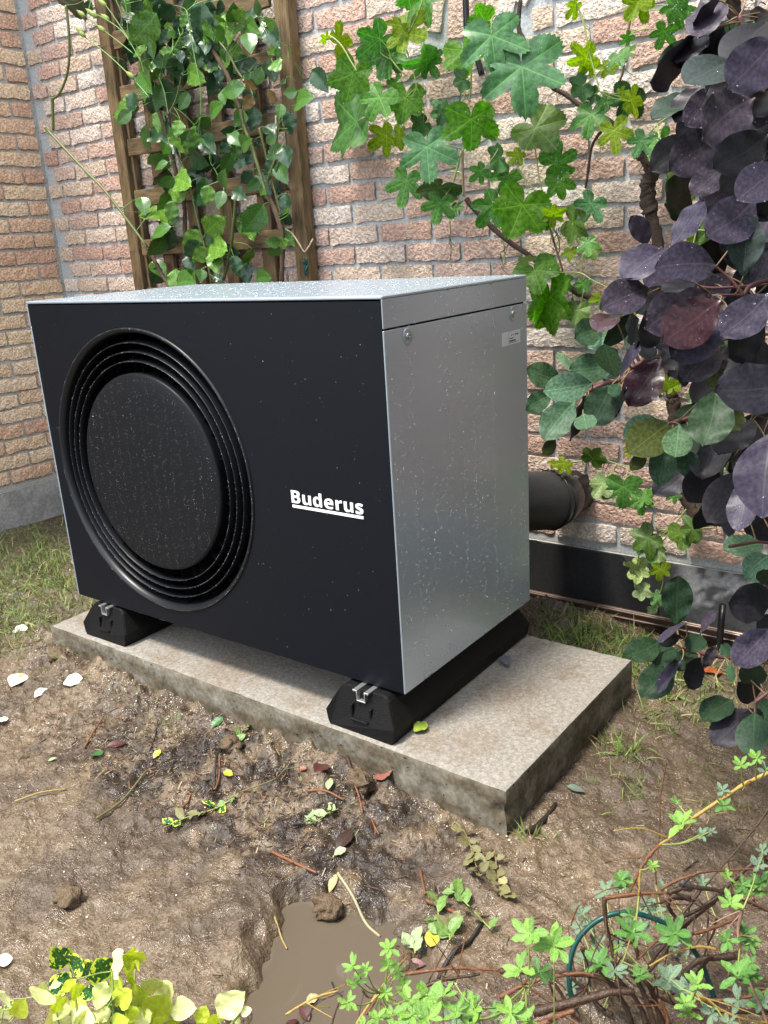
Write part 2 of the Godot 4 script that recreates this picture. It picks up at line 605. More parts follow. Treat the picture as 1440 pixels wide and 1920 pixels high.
func tube(st: SurfaceTool, line: PackedVector3Array, r0: float, r1: float, sides := 8, rough := 0.0) -> void:
	st.set_smooth_group(1)
	var up := Vector3(.31, .77, .55).normalized()
	var rings := []
	var n := line.size()
	for i in n:
		var d := (line[mini(i + 1, n - 1)] - line[maxi(i - 1, 0)]).normalized()
		up = (up - d * up.dot(d)).normalized()
		var side := d.cross(up)
		var ring := PackedVector3Array()
		var r := lerpf(r0, r1, i / float(maxi(n - 1, 1)))
		for k in sides:
			var an := TAU * k / sides
			var rr := r * (1.0 + rng.randf_range(-rough, rough))
			ring.append(line[i] + (up * cos(an) + side * sin(an)) * rr)
		rings.append(ring)
	for i in n - 1:
		var mid := (line[i] + line[i + 1]) * .5
		for k in sides:
			var k2 := (k + 1) % sides
			var a: Vector3 = rings[i][k]
			var b: Vector3 = rings[i][k2]
			var c: Vector3 = rings[i + 1][k2]
			var e: Vector3 = rings[i + 1][k]
			quad(st, a, b, c, e, (a + c) * .5 - mid)
	for e in [0, n - 1]:
		var out := line[e] - line[1 if e == 0 else n - 2]
		for k in range(1, sides - 1):
			tri(st, rings[e][0], rings[e][k], rings[e][k + 1], out)

func lathe(st: SurfaceTool, prof: Array, sides := 96, closed := false) -> void:
	# profile of (radius, z) turned about the z axis; the front face lies to the left of the profile's way
	st.set_smooth_group(1)
	for i in prof.size() - 1:
		var a: Vector2 = prof[i]
		var b: Vector2 = prof[i + 1]
		var d := b - a
		var nrm := Vector2(-d.y, d.x)
		for k in sides:
			var t0 := TAU * k / sides
			var t1 := TAU * (k + 1) / sides
			var tm := (t0 + t1) * .5
			var toward := Vector3(cos(tm) * nrm.x, sin(tm) * nrm.x, nrm.y)
			var p := Vector3(cos(t0) * a.x, sin(t0) * a.x, a.y)
			var q := Vector3(cos(t1) * a.x, sin(t1) * a.x, a.y)
			var r := Vector3(cos(t1) * b.x, sin(t1) * b.x, b.y)
			var s := Vector3(cos(t0) * b.x, sin(t0) * b.x, b.y)
			if a.x < .0001:
				tri(st, p, r, s, toward)
			elif b.x < .0001:
				tri(st, p, q, r, toward)
			else:
				quad(st, p, q, r, s, toward)

func drop_mesh() -> ArrayMesh:
	# a bead of water, flat side at y = 0
	var st := begin()
	st.set_smooth_group(1)
	var prof := [Vector2(1, 0), Vector2(.93, .3), Vector2(.7, .55), Vector2(.38, .7), Vector2(0, .75)]
	var sides := 8
	for i in prof.size() - 1:
		for k in sides:
			var t0 := TAU * k / sides
			var t1 := TAU * (k + 1) / sides
			var a: Vector2 = prof[i]
			var b: Vector2 = prof[i + 1]
			var p := Vector3(cos(t0) * a.x, a.y, sin(t0) * a.x)
			var q := Vector3(cos(t1) * a.x, a.y, sin(t1) * a.x)
			var r := Vector3(cos(t1) * b.x, b.y, sin(t1) * b.x)
			var s := Vector3(cos(t0) * b.x, b.y, sin(t0) * b.x)
			tri(st, p, q, r, p + q + r)
			if b.x > 0.0:
				tri(st, p, r, s, p + r)
	for k in sides:
		tri(st, Vector3.ZERO, Vector3(cos(TAU * k / sides), 0, sin(TAU * k / sides)), Vector3(cos(TAU * (k + 1) / sides), 0, sin(TAU * (k + 1) / sides)), Vector3.DOWN)
	return done(st)

# a leaf along +z, its face up +y, one unit long
func simple_leaf(shape: int, sd: int) -> ArrayMesh:
	var r := RandomNumberGenerator.new()
	r.seed = sd
	var nl := 18
	var nw := 4
	var fold := r.randf_range(.10, .30)
	var arch := r.randf_range(-.10, .22)
	var twist := r.randf_range(-.25, .25)
	var wave := r.randf_range(.0, .035)
	var bend := r.randf_range(-.05, .05)
	var st := begin()
	st.set_smooth_group(1)
	var grid := []
	for i in nl + 1:
		var t := i / float(nl)
		var w := 0.0
		if shape == 0:                         # rose: ovate, toothed, pointed
			w = .305 * pow(sin(PI * pow(t, .74)), .95)
			if i > 1 and i < nl - 1 and i % 2 == 0:
				w *= 1.12
		elif shape == 1:                       # smoke bush: broad, rounded end
			w = .295 * pow(sin(PI * pow(t, 1.22)), .66)
		elif shape == 2:                       # euonymus: oval, pointed
			w = .27 * pow(sin(PI * pow(t, .88)), .95)
		elif shape == 3:                       # shrub: narrow, blunt
			w = .17 * pow(sin(PI * pow(t, 1.15)), .7)
		else:                                  # petal or fallen leaf
			w = .40 * pow(sin(PI * pow(t, 1.1)), .7)
		w = maxf(w, .012)
		var row := []
		for j in nw * 2 + 1:
			var s := (j - nw) / float(nw)
			var x := w * s
			var y := absf(x) * fold * (1.4 - t) + arch * (t - t * t) * 1.2 - arch * t * .3 + wave * sin(t * 17.0 + s * 3.0) * absf(s)
			var a := twist * t
			row.append([Vector3(x * cos(a) - y * sin(a) + bend * sin(PI * t), x * sin(a) + y * cos(a), t), Vector2(.5 + x / .8, t)])
		grid.append(row)
	for i in nl:
		for j in nw * 2:
			for k in [[i, j], [i + 1, j + 1], [i, j + 1], [i, j], [i + 1, j], [i + 1, j + 1]]:
				st.set_uv(grid[k[0]][k[1]][1])
				st.add_vertex(grid[k[0]][k[1]][0])
	st.index()
	st.generate_normals()
	return st.commit()

func vine_leaf(deep: float, sd: int) -> ArrayMesh:
	var r := RandomNumberGenerator.new()
	r.seed = sd
	var key := [[0, 1.0, 1.0], [8, .95, .97], [16, .87, .92], [24, .64, .84], [31, .40, .80], [38, .57, .83], [48, .87, .92], [57, .96, .96], [66, .92, .93], [78, .70, .85], [88, .46, .78], [96, .56, .80], [108, .75, .82], [118, .77, .80], [132, .70, .74], [148, .60, .64], [162, .46, .50], [172, .28, .30], [180, .10, .10]]
	var nt := 168
	var st := begin()
	st.set_smooth_group(1)
	var droop := r.randf_range(.05, .36)
	var cup := r.randf_range(-.22, .26)
	var ph := r.randf_range(0, TAU)
	var amp := r.randf_range(.05, .12)
	var rings := [0.0, .3, .62, .86, 1.0]
	var lob := []
	for i in 5:
		lob.append(r.randf_range(.88, 1.08))
	var pts := []
	for ri in rings.size():
		var row := []
		for k in nt:
			var th := 360.0 * k / nt - 180.0
			var ab := absf(th)
			var rad := .1
			for q in key.size() - 1:
				if ab >= key[q][0] and ab <= key[q + 1][0]:
					var f: float = (ab - key[q][0]) / (key[q + 1][0] - key[q][0])
					rad = lerpf(lerpf(key[q][2], key[q][1], deep), lerpf(key[q + 1][2], key[q + 1][1], deep), f)
			var li := 0
			if ab > 31.0:
				li = (1 if th > 0 else 2) if ab < 88.0 else (3 if th > 0 else 4)
			rad *= lob[li]
			if ri == rings.size() - 1:
				rad *= 1.0 + (.035 if k % 3 == 0 else (-.028 if k % 3 == 1 else .0)) * (1.0 if ab < 165.0 else .2)
			rad *= rings[ri]
			var a := deg_to_rad(th)
			var x := sin(a) * rad
			var z := cos(a) * rad
			var crease := absf(sin(deg_to_rad(th) * 3.1)) * .055 * rad
			var y := crease - droop * z * absf(z) * .9 - cup * x * x + amp * sin(ph + th * .09) * rad * rad
			row.append([Vector3(x, y, z), Vector2(.5 + x / 2.3, (z + .8) / 2.0)])
		pts.append(row)
	for ri in rings.size() - 1:
		for k in nt:
			var k2 := (k + 1) % nt
			var q := [[ri, k], [ri + 1, k2], [ri + 1, k]]
			if ri > 0:
				q += [[ri, k], [ri, k2], [ri + 1, k2]]
			for w in q:
				st.set_uv(pts[w[0]][w[1]][1])
				st.add_vertex(pts[w[0]][w[1]][0])
	st.index()
	st.generate_normals()
	return st.commit()

# ------------------------------------------------------------------ leaves and stems of the plants
func v3(a: Array, i: int) -> Vector3:
	return Vector3(a[i], a[i + 1], a[i + 2]) * .001

func leaf_frame(b: Vector3, t: Vector3, n: Vector3, wide := 1.0) -> Transform3D:
	var z := t - b
	var l := z.length()
	z /= l
	n = (n - z * n.dot(z)).normalized()
	var x := n.cross(z)
	return Transform3D(Basis(x * l * wide, n * l, z * l), b)

func put_leaves(o: Node3D, data: Array, meshes: Array, mats: Array, called := "leaf", wide := 1.0, long := 1.0) -> Array:
	var frames := []
	for i in data.size() / 10:
		var k := i * 10
		var b := v3(data, k)
		var t := v3(data, k + 3)
		var n := Vector3(data[k + 6], data[k + 7], data[k + 8])
		var kind: int = data[k + 9]
		var pick := (i * 7 + kind * 3) % meshes.size()
		if called == "leaf" and mats == M.vine:
			pick = [0, 1, 4, 7][i % 4] if kind in [0, 1, 4] else [2, 3, 5, 6][i % 4]
		var m: Mesh = meshes[pick]
		var paint: Material = mats[kind] if mats[kind] is Material else mats[kind][rng.randi() % 3]
		var q := put(called, m, paint, o)
		q.transform = leaf_frame(b, b.lerp(t, long), n, wide * rng.randf_range(.9, 1.12))
		frames.append([q.transform, kind, m])
	return frames

func put_stems(o: Node3D, rows: Array, m: Material, called := "stem", rough := .06, taper := .7, sides := 8, thorns := false) -> Array:
	var nodes := []
	for r in rows:
		var pts := []
		for i in int(r[2]):
			pts.append(v3(r, 3 + i * 3))
		var line := smooth_line(pts, 6)
		var rad: float = r[0] * .0001
		var st := begin()
		tube(st, line, rad, rad * taper, sides, rough)
		if thorns and rad < .0075 and rad > .0024:
			st.set_smooth_group(-1)
			for i in range(1, line.size() - 1):
				for rep in 2:
					if rng.randf() < .55:
						var d := (line[i + 1] - line[i]).normalized()
						var s := d.cross(Vector3(rng.randf_range(-1, 1), rng.randf_range(-1, 1), rng.randf_range(-1, 1))).normalized()
						var c := line[i].lerp(line[i + 1], rng.randf()) + s * rad * .8
						var tip := c + s * rng.randf_range(.003, .006) - d * .002
						var e := d.cross(s)
						for q in [[d * .002, e * .0012], [e * .0012, -d * .002], [-d * .002, -e * .0012], [-e * .0012, d * .002]]:
							tri(st, c + q[0], c + q[1], tip, q[0] + q[1])
		if called == "twig" and rad > .0015:
			for k in rng.randi_range(1, 4):
				var at := rng.randi_range(2, line.size() - 3)
				var d := (line[at + 1] - line[at]).normalized()
				var out := (d.cross(Vector3(rng.randf_range(-1, 1), rng.randf_range(-1, 1), rng.randf_range(-1, 1))).normalized() + d * .8).normalized()
				var l := rng.randf_range(.025, .085)
				tube(st, smooth_line([line[at], line[at] + out * l * .5 + Vector3(0, rng.randf_range(-.006, .01), 0), line[at] + out * l], 4), rad * rng.randf_range(.3, .5), .0006, 5, .2)
		put(called, done(st), m, o)
		for p in line:
			nodes.append(p)
	return nodes

func put_stalks(o: Node3D, frames: Array, nodes: Array, m: Material, reach: float, rad: float) -> void:
	var st := begin()
	for f in frames:
		var b: Vector3 = f[0].origin
		var best := Vector3.ZERO
		var bd := 9.0
		for p in nodes:
			var dd: float = b.distance_squared_to(p)
			if dd < bd:
				bd = dd
				best = p
		bd = sqrt(bd)
		if bd > .006 and bd < reach:
			var z: Vector3 = f[0].basis.z.normalized()
			var mid := b.lerp(best, .5) - z * bd * .12 + Vector3(0, -.04 * bd, 0)
			tube(st, smooth_line([b, mid, best], 4), rad * .8, rad, 5)
		elif bd >= reach:
			var z: Vector3 = f[0].basis.z
			tube(st, smooth_line([b, b - z * .35 + Vector3(0, .004, -.006), b - z * .7 + Vector3(0, -.01, -.03)], 3), rad * .8, rad, 5)
	var q := put("leaf_stalks", done(st), m, o)
	q.set_meta("kind", "stuff")

func wet(o: Node3D, frames: Array, kinds: Array, per: int, rmin: float, rmax: float) -> void:
	# beads of rain on the upper faces of leaves
	var where := []
	for f in frames:
		if not f[1] in kinds:
			continue
		var arr: Array = f[2].surface_get_arrays(0)
		var vs: PackedVector3Array = arr[Mesh.ARRAY_VERTEX]
		var ns: PackedVector3Array = arr[Mesh.ARRAY_NORMAL]
		var tr: Transform3D = f[0]
		var n := int(per * rng.randf_range(.3, 1.6))
		for i in n:
			var a := rng.randi() % vs.size()
			var b := rng.randi() % vs.size()
			if vs[a].distance_to(vs[b]) > .3:
				b = a
			var p := vs[a].lerp(vs[b], rng.randf())
			var nn := (tr.basis * ns[a]).normalized()
			if nn.dot(Vector3(.4, .8, .9)) < 0.0:
				nn = -nn
			var r := lerpf(rmin, rmax, pow(rng.randf(), 2.5))
			var x := nn.cross(Vector3(.3, .2, .9)).normalized()
			where.append(Transform3D(Basis(x * r, nn * r * .8, x.cross(nn) * r), tr * p + nn * .0006))
	if where.size() > 0:
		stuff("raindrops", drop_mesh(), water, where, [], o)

# ------------------------------------------------------------------ ground
func in_puddle(x: float, z: float) -> float:
	# signed distance to the rim, negative inside
	if x < -.15 or x > .5 or z < .2 or z > .85:
		return 1.0
	var p := Vector2(x, z)
	var d := 9.0
	for i in puddle_poly.size():
		var c := Geometry2D.get_closest_point_to_segment(p, puddle_poly[i], puddle_poly[(i + 1) % puddle_poly.size()])
		d = minf(d, c.distance_to(p))
	return -d if Geometry2D.is_point_in_polygon(p, puddle_poly) else d

func height(x: float, z: float) -> float:
	var h := -.1
	var low := n_low.get_noise_2d(x, z)
	h += low * .016 + n_mid.get_noise_2d(x, z) * .010
	# trodden clay: smeared and creased; crumbly towards the slab
	var crumbly := minf(smoothstep(.40, .16, z) * smoothstep(.34, .05, x) + smoothstep(-.05, .3, n_low.get_noise_2d(x * 2.2 + 11.0, z * 2.2)) * .35, 1.0)
	h += n_fine.get_noise_2d(x, z) * lerpf(.0022, .0072, crumbly)
	h -= absf(n_mid.get_noise_2d(x * 1.1 + z * .6, z * 1.8 - x * .6 + 4.0)) * .010
	h += smoothstep(-.7, -1.5, x) * .022
	h += smoothstep(.6, 1.2, z) * .02
	var cl := n_clod.get_noise_2d(x + 7.0, z)
	var front := z - .06
	if x < .24 and x > -1.3:
		var bank := exp(-pow(maxf(front, 0.0) / .10, 2.0)) * smoothstep(.22, -.1, x)
		h += bank * (.018 + .03 * maxf(cl + .25, 0.0))
		var litter := smoothstep(-.8, -.45, x) * smoothstep(.2, .0, x) * smoothstep(.46, .30, z) * smoothstep(.05, .1, z)
		h += litter * maxf(cl, 0.0) * .018
	h += smoothstep(.25, .4, x) * smoothstep(.3, 0.0, z) * -.012
	if z < -.92:
		h -= smoothstep(-.92, -.97, z) * .035
	# tread marks of a boot
	var q := Vector2(x + .335, z - .365).rotated(-.35)
	if absf(q.x) < .045 and absf(q.y) < .13:
		h += -.003 - .004 * smoothstep(.2, .8, sin(q.y * 420.0)) * smoothstep(.1, .4, absf(sin(q.x * 75.0)))
	q = Vector2(x - .335, z - .0).rotated(.6)
	if absf(q.x) < .04 and absf(q.y) < .11:
		h += -.002 - .004 * smoothstep(.2, .8, sin(q.y * 300.0 + q.x * 60.0))
	for p in pools:
		var e := Vector2((x - p[0]) / p[2], (z - p[1]) / p[3]).length() + n_mid.get_noise_2d(x * 1.3, z * 1.3) * .5
		if e < 1.35:
			h = lerpf(minf(h, p[4] - .009), maxf(h, p[4] + .004), smoothstep(.45, 1.1, e))
	var wob := n_mid.get_noise_2d(x * 3.0, z * 3.0) * .02
	var crumb := maxf(0.0, -n_crumb.get_noise_2d(x + wob, z - wob) - .1)
	h += crumb * .009 * crumbly * smoothstep(-.115, -.10, h)
	var sd := in_puddle(x, z)
	if sd < .05:
		h = lerpf(h, -.165, smoothstep(.035, -.06, sd + n_mid.get_noise_2d(x * 1.7, z * 1.7) * .03))
		h = maxf(h, lerpf(-.17, -.126, smoothstep(-.03, .04, sd)))
	return h

func mud_tone(x: float, z: float) -> Color:
	var clay := Color(.27, .208, .145)
	var wetc := Color(.18, .138, .102)
	var dark := Color(.060, .046, .037)
	var sand := Color(.42, .33, .225)
	var a := n_low.get_noise_2d(x * 1.8 + 3.0, z * 1.8)
	var b := n_mid.get_noise_2d(x * .8, z * .8 + 9.0)
	var c := clay.lerp(wetc, smoothstep(-.25, .3, a + b * .4))
	var litter := smoothstep(-.95, -.5, x) * smoothstep(.28, .1, x) * smoothstep(.52, .30, z) * smoothstep(.02, .1, z)
	c = c.lerp(dark, litter * smoothstep(-.35, .25, b + n_fine.get_noise_2d(x, z) * .5))
	c = c.lerp(sand, smoothstep(.05, .4, n_clod.get_noise_2d(x * .7, z * .7)) * smoothstep(.14, .07, z) * smoothstep(.04, .06, z) * .6)
	c = c.lerp(Color(.13, .135, .06), smoothstep(-1.15, -1.5, x + b * .25) * smoothstep(.35, -.05, z) * .6)
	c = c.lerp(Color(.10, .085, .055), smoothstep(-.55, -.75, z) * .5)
	return c

func ground() -> void:
	var x0 := -2.46
	var x1 := 1.7
	var z0 := -1.03
	var z1 := 1.3
	var step := .0062
	var nx := int((x1 - x0) / step)
	var nz := int((z1 - z0) / step)
	var vs := PackedVector3Array()
	var cs := PackedColorArray()
	var idx := PackedInt32Array()
	for j in nz + 1:
		for i in nx + 1:
			var x := x0 + i * step
			var z := z0 + j * step
			var edge := minf(minf(x1 - x, z1 - z), 1.0)
			vs.append(Vector3(x, lerpf(-.1, height(x, z), smoothstep(0.0, .1, edge)), z))
			cs.append(mud_tone(x, z))
	for j in nz:
		for i in nx:
			var a := j * (nx + 1) + i
			idx.append_array([a, a + 1, a + nx + 2, a, a + nx + 2, a + nx + 1])
	var ns := PackedVector3Array()
	ns.resize(vs.size())
	for j in nz + 1:
		for i in nx + 1:
			var l := vs[j * (nx + 1) + maxi(i - 1, 0)]
			var r := vs[j * (nx + 1) + mini(i + 1, nx)]
			var u := vs[maxi(j - 1, 0) * (nx + 1) + i]
			var d := vs[mini(j + 1, nz) * (nx + 1) + i]
			ns[j * (nx + 1) + i] = (d - u).cross(r - l).normalized()
	var arr := []
	arr.resize(Mesh.ARRAY_MAX)
	arr[Mesh.ARRAY_VERTEX] = vs
	arr[Mesh.ARRAY_NORMAL] = ns
	arr[Mesh.ARRAY_COLOR] = cs
	arr[Mesh.ARRAY_INDEX] = idx
	var m := ArrayMesh.new()
	m.add_surface_from_arrays(Mesh.PRIMITIVE_TRIANGLES, arr)
	put("ground", m, M.mud).set_meta("kind", "structure")
	var st := begin()
	st.set_smooth_group(-1)
	st.set_color(Color(.15, .14, .07))
	var F := 60.0
	var bx := x0 + nx * step
	var bz := z0 + nz * step
	for q in [[-F, bx, bz, F], [bx, F, -F, F]]:
		quad(st, Vector3(q[0], -.1, q[2]), Vector3(q[1], -.1, q[2]), Vector3(q[1], -.1, q[3]), Vector3(q[0], -.1, q[3]), Vector3.UP)
	quad(st, Vector3(-F, -.1, -F), Vector3(bx, -.1, -F), Vector3(bx, -.1, z0), Vector3(-F, -.1, z0), Vector3.UP)
	quad(st, Vector3(-F, -.1, z0), Vector3(x0, -.1, z0), Vector3(x0, -.1, bz), Vector3(-F, -.1, bz), Vector3.UP)
	put("garden_ground", done(st), M.mud).set_meta("kind", "structure")
	st = begin()
	st.set_smooth_group(1)
	for j in 12:
		for i in 12:
			var a := Vector3(-.09 + i * .045, -.1335, .28 + j * .045)
			quad(st, a, a + Vector3(.045, 0, 0), a + Vector3(.045, 0, .045), a + Vector3(0, 0, .045), Vector3.UP)
	put("puddle", done(st), M.puddle).set_meta("kind", "structure")
	for p in pools:
		st = begin()
		st.set_smooth_group(1)
		for k in 24:
			var a := Vector3(p[0], p[4], p[1])
			var b := a + Vector3(cos(TAU * k / 24) * p[2], 0, sin(TAU * k / 24) * p[3]) * 1.25
			var c := a + Vector3(cos(TAU * (k + 1) / 24) * p[2], 0, sin(TAU * (k + 1) / 24) * p[3]) * 1.25
			tri(st, a, b, c, Vector3.UP)
		put("puddle", done(st), M.puddle).set_meta("kind", "structure")

# ------------------------------------------------------------------ an unseen hedge, added to shade the machine's end
func added_hedge() -> void:
	var o := thing("added_hedge", "tall dense green leaf screen added unseen beyond the purple bush, shading the machine's grey end", "added_hedge")
	var where := []
	var tint := []
	for i in 26000:
		var p := Vector3(rng.randf_range(1.10, 1.95), rng.randf_range(-.05, 2.65), rng.randf_range(-.95, 2.9))
		if rng.randf() < .7:
			p.x = 1.12 + absf(rng.randfn(0, .10)) + n_low.get_noise_2d(p.y, p.z) * .08
		elif rng.randf() < .5:
			p.y = 2.6 - absf(rng.randfn(0, .12))
		var d := Vector3(rng.randf_range(-1.2, .3), rng.randf_range(-.8, .5), rng.randf_range(-1, 1)).normalized()
		var t := leaf_frame(p, p + d * rng.randf_range(.05, .085), Vector3(rng.randf_range(-1, .2), rng.randf_range(.1, 1), rng.randf_range(-.7, .7)))
		where.append(t)
		tint.append(Color(.03, .075, .025).lerp(Color(.06, .12, .035), rng.randf()))
	var m := mat(Color.WHITE, .5, .4)
	m.vertex_color_use_as_albedo = true
	m.cull_mode = BaseMaterial3D.CULL_DISABLED
	stuff("foliage", simple_leaf(2, 91), m, where, tint, o)
	for k in 9:
		var z := -.8 + k * .44
		var st := begin()
		tube(st, smooth_line([Vector3(1.6, -.15, z), Vector3(1.55, .7, z + .05), Vector3(1.62, 1.5, z - .04), Vector3(1.5, 2.2, z)], 5), .022, .007, 8, .1)
		put("stem", done(st), M.bark, o)

# ------------------------------------------------------------------ walls
func brick_mesh(l: float, h: float, sd: int) -> ArrayMesh:
	var r := RandomNumberGenerator.new()
	r.seed = sd
	var nx := maxi(4, int(l / .0125))
	var ny := 5
	var n := FastNoiseLite.new()
	n.seed = sd
	n.frequency = 26.0
	var st := begin()
	st.set_smooth_group(1)
	var g := []
	var skew := r.randf_range(-.0018, .0018)
	for j in ny + 1:
		var row := []
		for i in nx + 1:
			var x := -l * .5 + l * i / nx
			var y := -h * .5 + h * j / ny
			var ex := i == 0 or i == nx
			var ey := j == 0 or j == ny
			var z := n.get_noise_2d(x + sd, y) * .0042 - absf(n.get_noise_2d(x * 2.2 + sd * 3.0, y * 3.4)) * .0022
			if ex:
				x += r.randf_range(-.0025, .0015) * signf(x)
			if j == 0:
				y += r.randf_range(-.0030, .0026) + .0014 * sin(x * 60.0 + sd)
			elif j == ny:
				y += r.randf_range(-.0018, .0014)
			if ex or ey:
				z -= r.randf_range(.0003, .0022)
			if ex and ey:
				x -= signf(x) * r.randf_range(0, .0022)
				y -= signf(y) * r.randf_range(0, .0016)
			y += skew * x / l * 2.0
			row.append(Vector3(x, y, z))
		g.append(row)
	for j in ny:
		for i in nx:
			quad(st, g[j][i], g[j][i + 1], g[j + 1][i + 1], g[j + 1][i], Vector3.BACK)
	st.set_smooth_group(2)
	var rim := []
	for i in nx:
		rim.append(g[0][i])
	for j in ny:
		rim.append(g[j][nx])
	for i in nx:
		rim.append(g[ny][nx - i])
	for j in ny:
		rim.append(g[ny - j][0])
	for i in rim.size():
		var a: Vector3 = rim[i]
		var b: Vector3 = rim[(i + 1) % rim.size()]
		var back := Vector3(0, 0, -.028)
		quad(st, a, b, b + back, a + back, Vector3(a.x + b.x, (a.y + b.y) * 3.0, 0))
	return done(st)

func lay(o: Node3D, rows: Array, mats: Array, tones: Array, spare: Array) -> void:
	# rows: [along, up, turn, length, seen]; the wall's own axes, face towards +z
	var kinds := {}
	for L in [.188, .088, .135]:
		kinds[L] = []
		for i in (9 if L == .188 else 4):
			kinds[L].append(brick_mesh(L, .050, int(L * 1000) + i * 17 + 3))
	var rest := {}
	var n := 0
	for r in rows:
		var L: float = r[3]
		var list: Array = kinds[L]
		var pick := rng.randi() % list.size()
		var t := Transform3D(Basis(Vector3.BACK, r[2] + rng.randf_range(-.006, .006)), Vector3(r[0] + rng.randf_range(-.0015, .0015), r[1] + rng.randf_range(-.0015, .0015), rng.randf_range(-.002, .003)))
		if rng.randf() < .5 and r[2] == 0.0:
			t.basis = t.basis * Basis(Vector3.BACK, PI) if rng.randf() < .15 else t.basis
		t.basis = t.basis * Basis.from_scale(Vector3(r[5], 1, 1))
		var tone := rng.randi() % mats.size()
		if r[4] and n < 300:
			n += 1
			var b := put("brick", list[pick], mats[tone], o)
			b.transform = t
		else:
			var key := [L, pick]
			if not rest.has(key):
				rest[key] = [[], []]
			rest[key][0].append(t)
			rest[key][1].append(tones[tone % tones.size()])
	for key in rest:
		stuff("brickwork", kinds[key[0]][key[1]], M.brick_any, rest[key][0], rest[key][1], o)
	spare.append(n)

func plinth_face(w: float, h: float, stain: Callable) -> ArrayMesh:
	var st := begin()
	st.set_smooth_group(1)
	var nx := int(w / .0125)
	var ny := int(h / .0125)
	for j in ny:
		for i in nx:
			for k in [[0, 0], [1, 1], [1, 0], [0, 0], [0, 1], [1, 1]]:
				var x: float = w * (i + k[0]) / nx
				var y: float = h * (j + k[1]) / ny
				st.set_color((stain as Callable).call(x, y))
				st.add_vertex(Vector3(x, y, n_fine.get_noise_2d(x * .4, y * .4) * .0012))
	return done(st)

func back_stain(x: float, y: float) -> Color:
	# x from the wall's left end at -2.43, y from -.3
	var wx := x - 2.43
	var wy := y - .3
	var pale := Color(.46, .47, .49)
	var damp := Color(.085, .088, .09)
	var v := n_mid.get_noise_2d(wx * .9, wy * .7) * .6 + n_low.get_noise_2d(wx * 4.0, wy) * .35 + n_fine.get_noise_2d(wx * .6, wy * .5) * .25
	var s := smoothstep(.02, .10, v + .01 - (wy - .0) * 2.4)
	s = maxf(s, smoothstep(.16, .2, n_mid.get_noise_2d(wx * 1.5 + 5.0, wy * 1.5)))
	s = maxf(s, smoothstep(.27, .19, wx))
	return pale.lerp(damp, s * .92)

func side_stain(x: float, y: float) -> Color:
	var v := n_low.get_noise_2d(x * 2.0, y * 3.0) + n_mid.get_noise_2d(x, y) * .5
	return Color(.58, .58, .55).lerp(Color(.44, .44, .415), smoothstep(-.2, .35, v))

func brick_wall() -> void:
	var o := thing("brick_wall", "long weathered pink brick house wall behind the machine, carrying trellis and vine", "wall")
	put("mortar", box_mesh(Vector3(-2.75, .085, -1.30), Vector3(2.6, 3.0, -1.0085), .002), M.mortar, o)
	put("wall_base", box_mesh(Vector3(-2.75, -.4, -1.30), Vector3(2.6, .0849, -1.0), .002), M.side_mortar, o)
	var p := put("plinth", plinth_face(5.03, .385, back_stain), M.plinth, o)
	p.position = Vector3(-2.43, -.3, -.9985)
	var rows := []
	for k in range(-13, 34):
		var y := .951 + k * .0625
		var off := -.045 if posmod(k, 2) == 0 else .053
		for i in range(-13, 14):
			var xl := off + i * .1985 + .005
			var xr := xl + .188
			var L := .188
			var x := (xl + xr) * .5
			if xl > 2.35 or xr < -2.41:
				continue
			if xl < -2.42:
				x = (xr - 2.42) * .5
				L = .088
				if xr + 2.42 > .12:
					L = .135
				if xr + 2.42 < .06:
					continue
				x = xr - L * .5
			# room for the fan of upright bricks over the old opening
			var fl := -.575 if y > 1.54 else -.545
			var fr := -.205 + (y - 1.52) * .85
			var parts := [[x - L * .5, x + L * .5]]
			if y > 1.50:
				parts = [[x - L * .5, minf(x + L * .5, fl)], [maxf(x - L * .5, fr), x + L * .5]]
			for q in parts:
				var len: float = q[1] - q[0]
				if len < .035:
					continue
				var kind := .188 if len > .16 else (.135 if len > .11 else .088)
				var mx: float = (q[0] + q[1]) * .5
				var seen := y < 1.57 - .19 * mx and mx < .62 and not (y < .86 and mx < -.26 and mx > -2.3)
				rows.append([mx, y, 0.0, kind, seen, len / kind])
	# fan of upright bricks
	for q in [[-.585, 1.62, .03], [-.545, 1.645, .05], [-.493, 1.628, -.22], [-.434, 1.602, -.10], [-.375, 1.60, -.06], [-.315, 1.60, -.16], [-.258, 1.615, -.38], [-.195, 1.635, -.60], [-.125, 1.65, -.75]]:
		rows.append([q[0], q[1], PI / 2 + q[2], .188, true, 1.0])
	var hold := Node3D.new()
	var sp := []
	var tones := [Color(.50, .28, .21), Color(.58, .37, .28), Color(.66, .47, .37), Color(.46, .24, .17), Color(.62, .44, .31), Color(.72, .55, .45), Color(.55, .32, .24)]
	var fwd := []
	for r in rows:
		fwd.append(r)
	lay(o, fwd, M.brick, tones, sp)
	for c in o.get_children():
		if c.name.begins_with("brick"):
			c.position.z += -1.0
	hold.free()
	print("back wall bricks ", sp, " of ", rows.size())

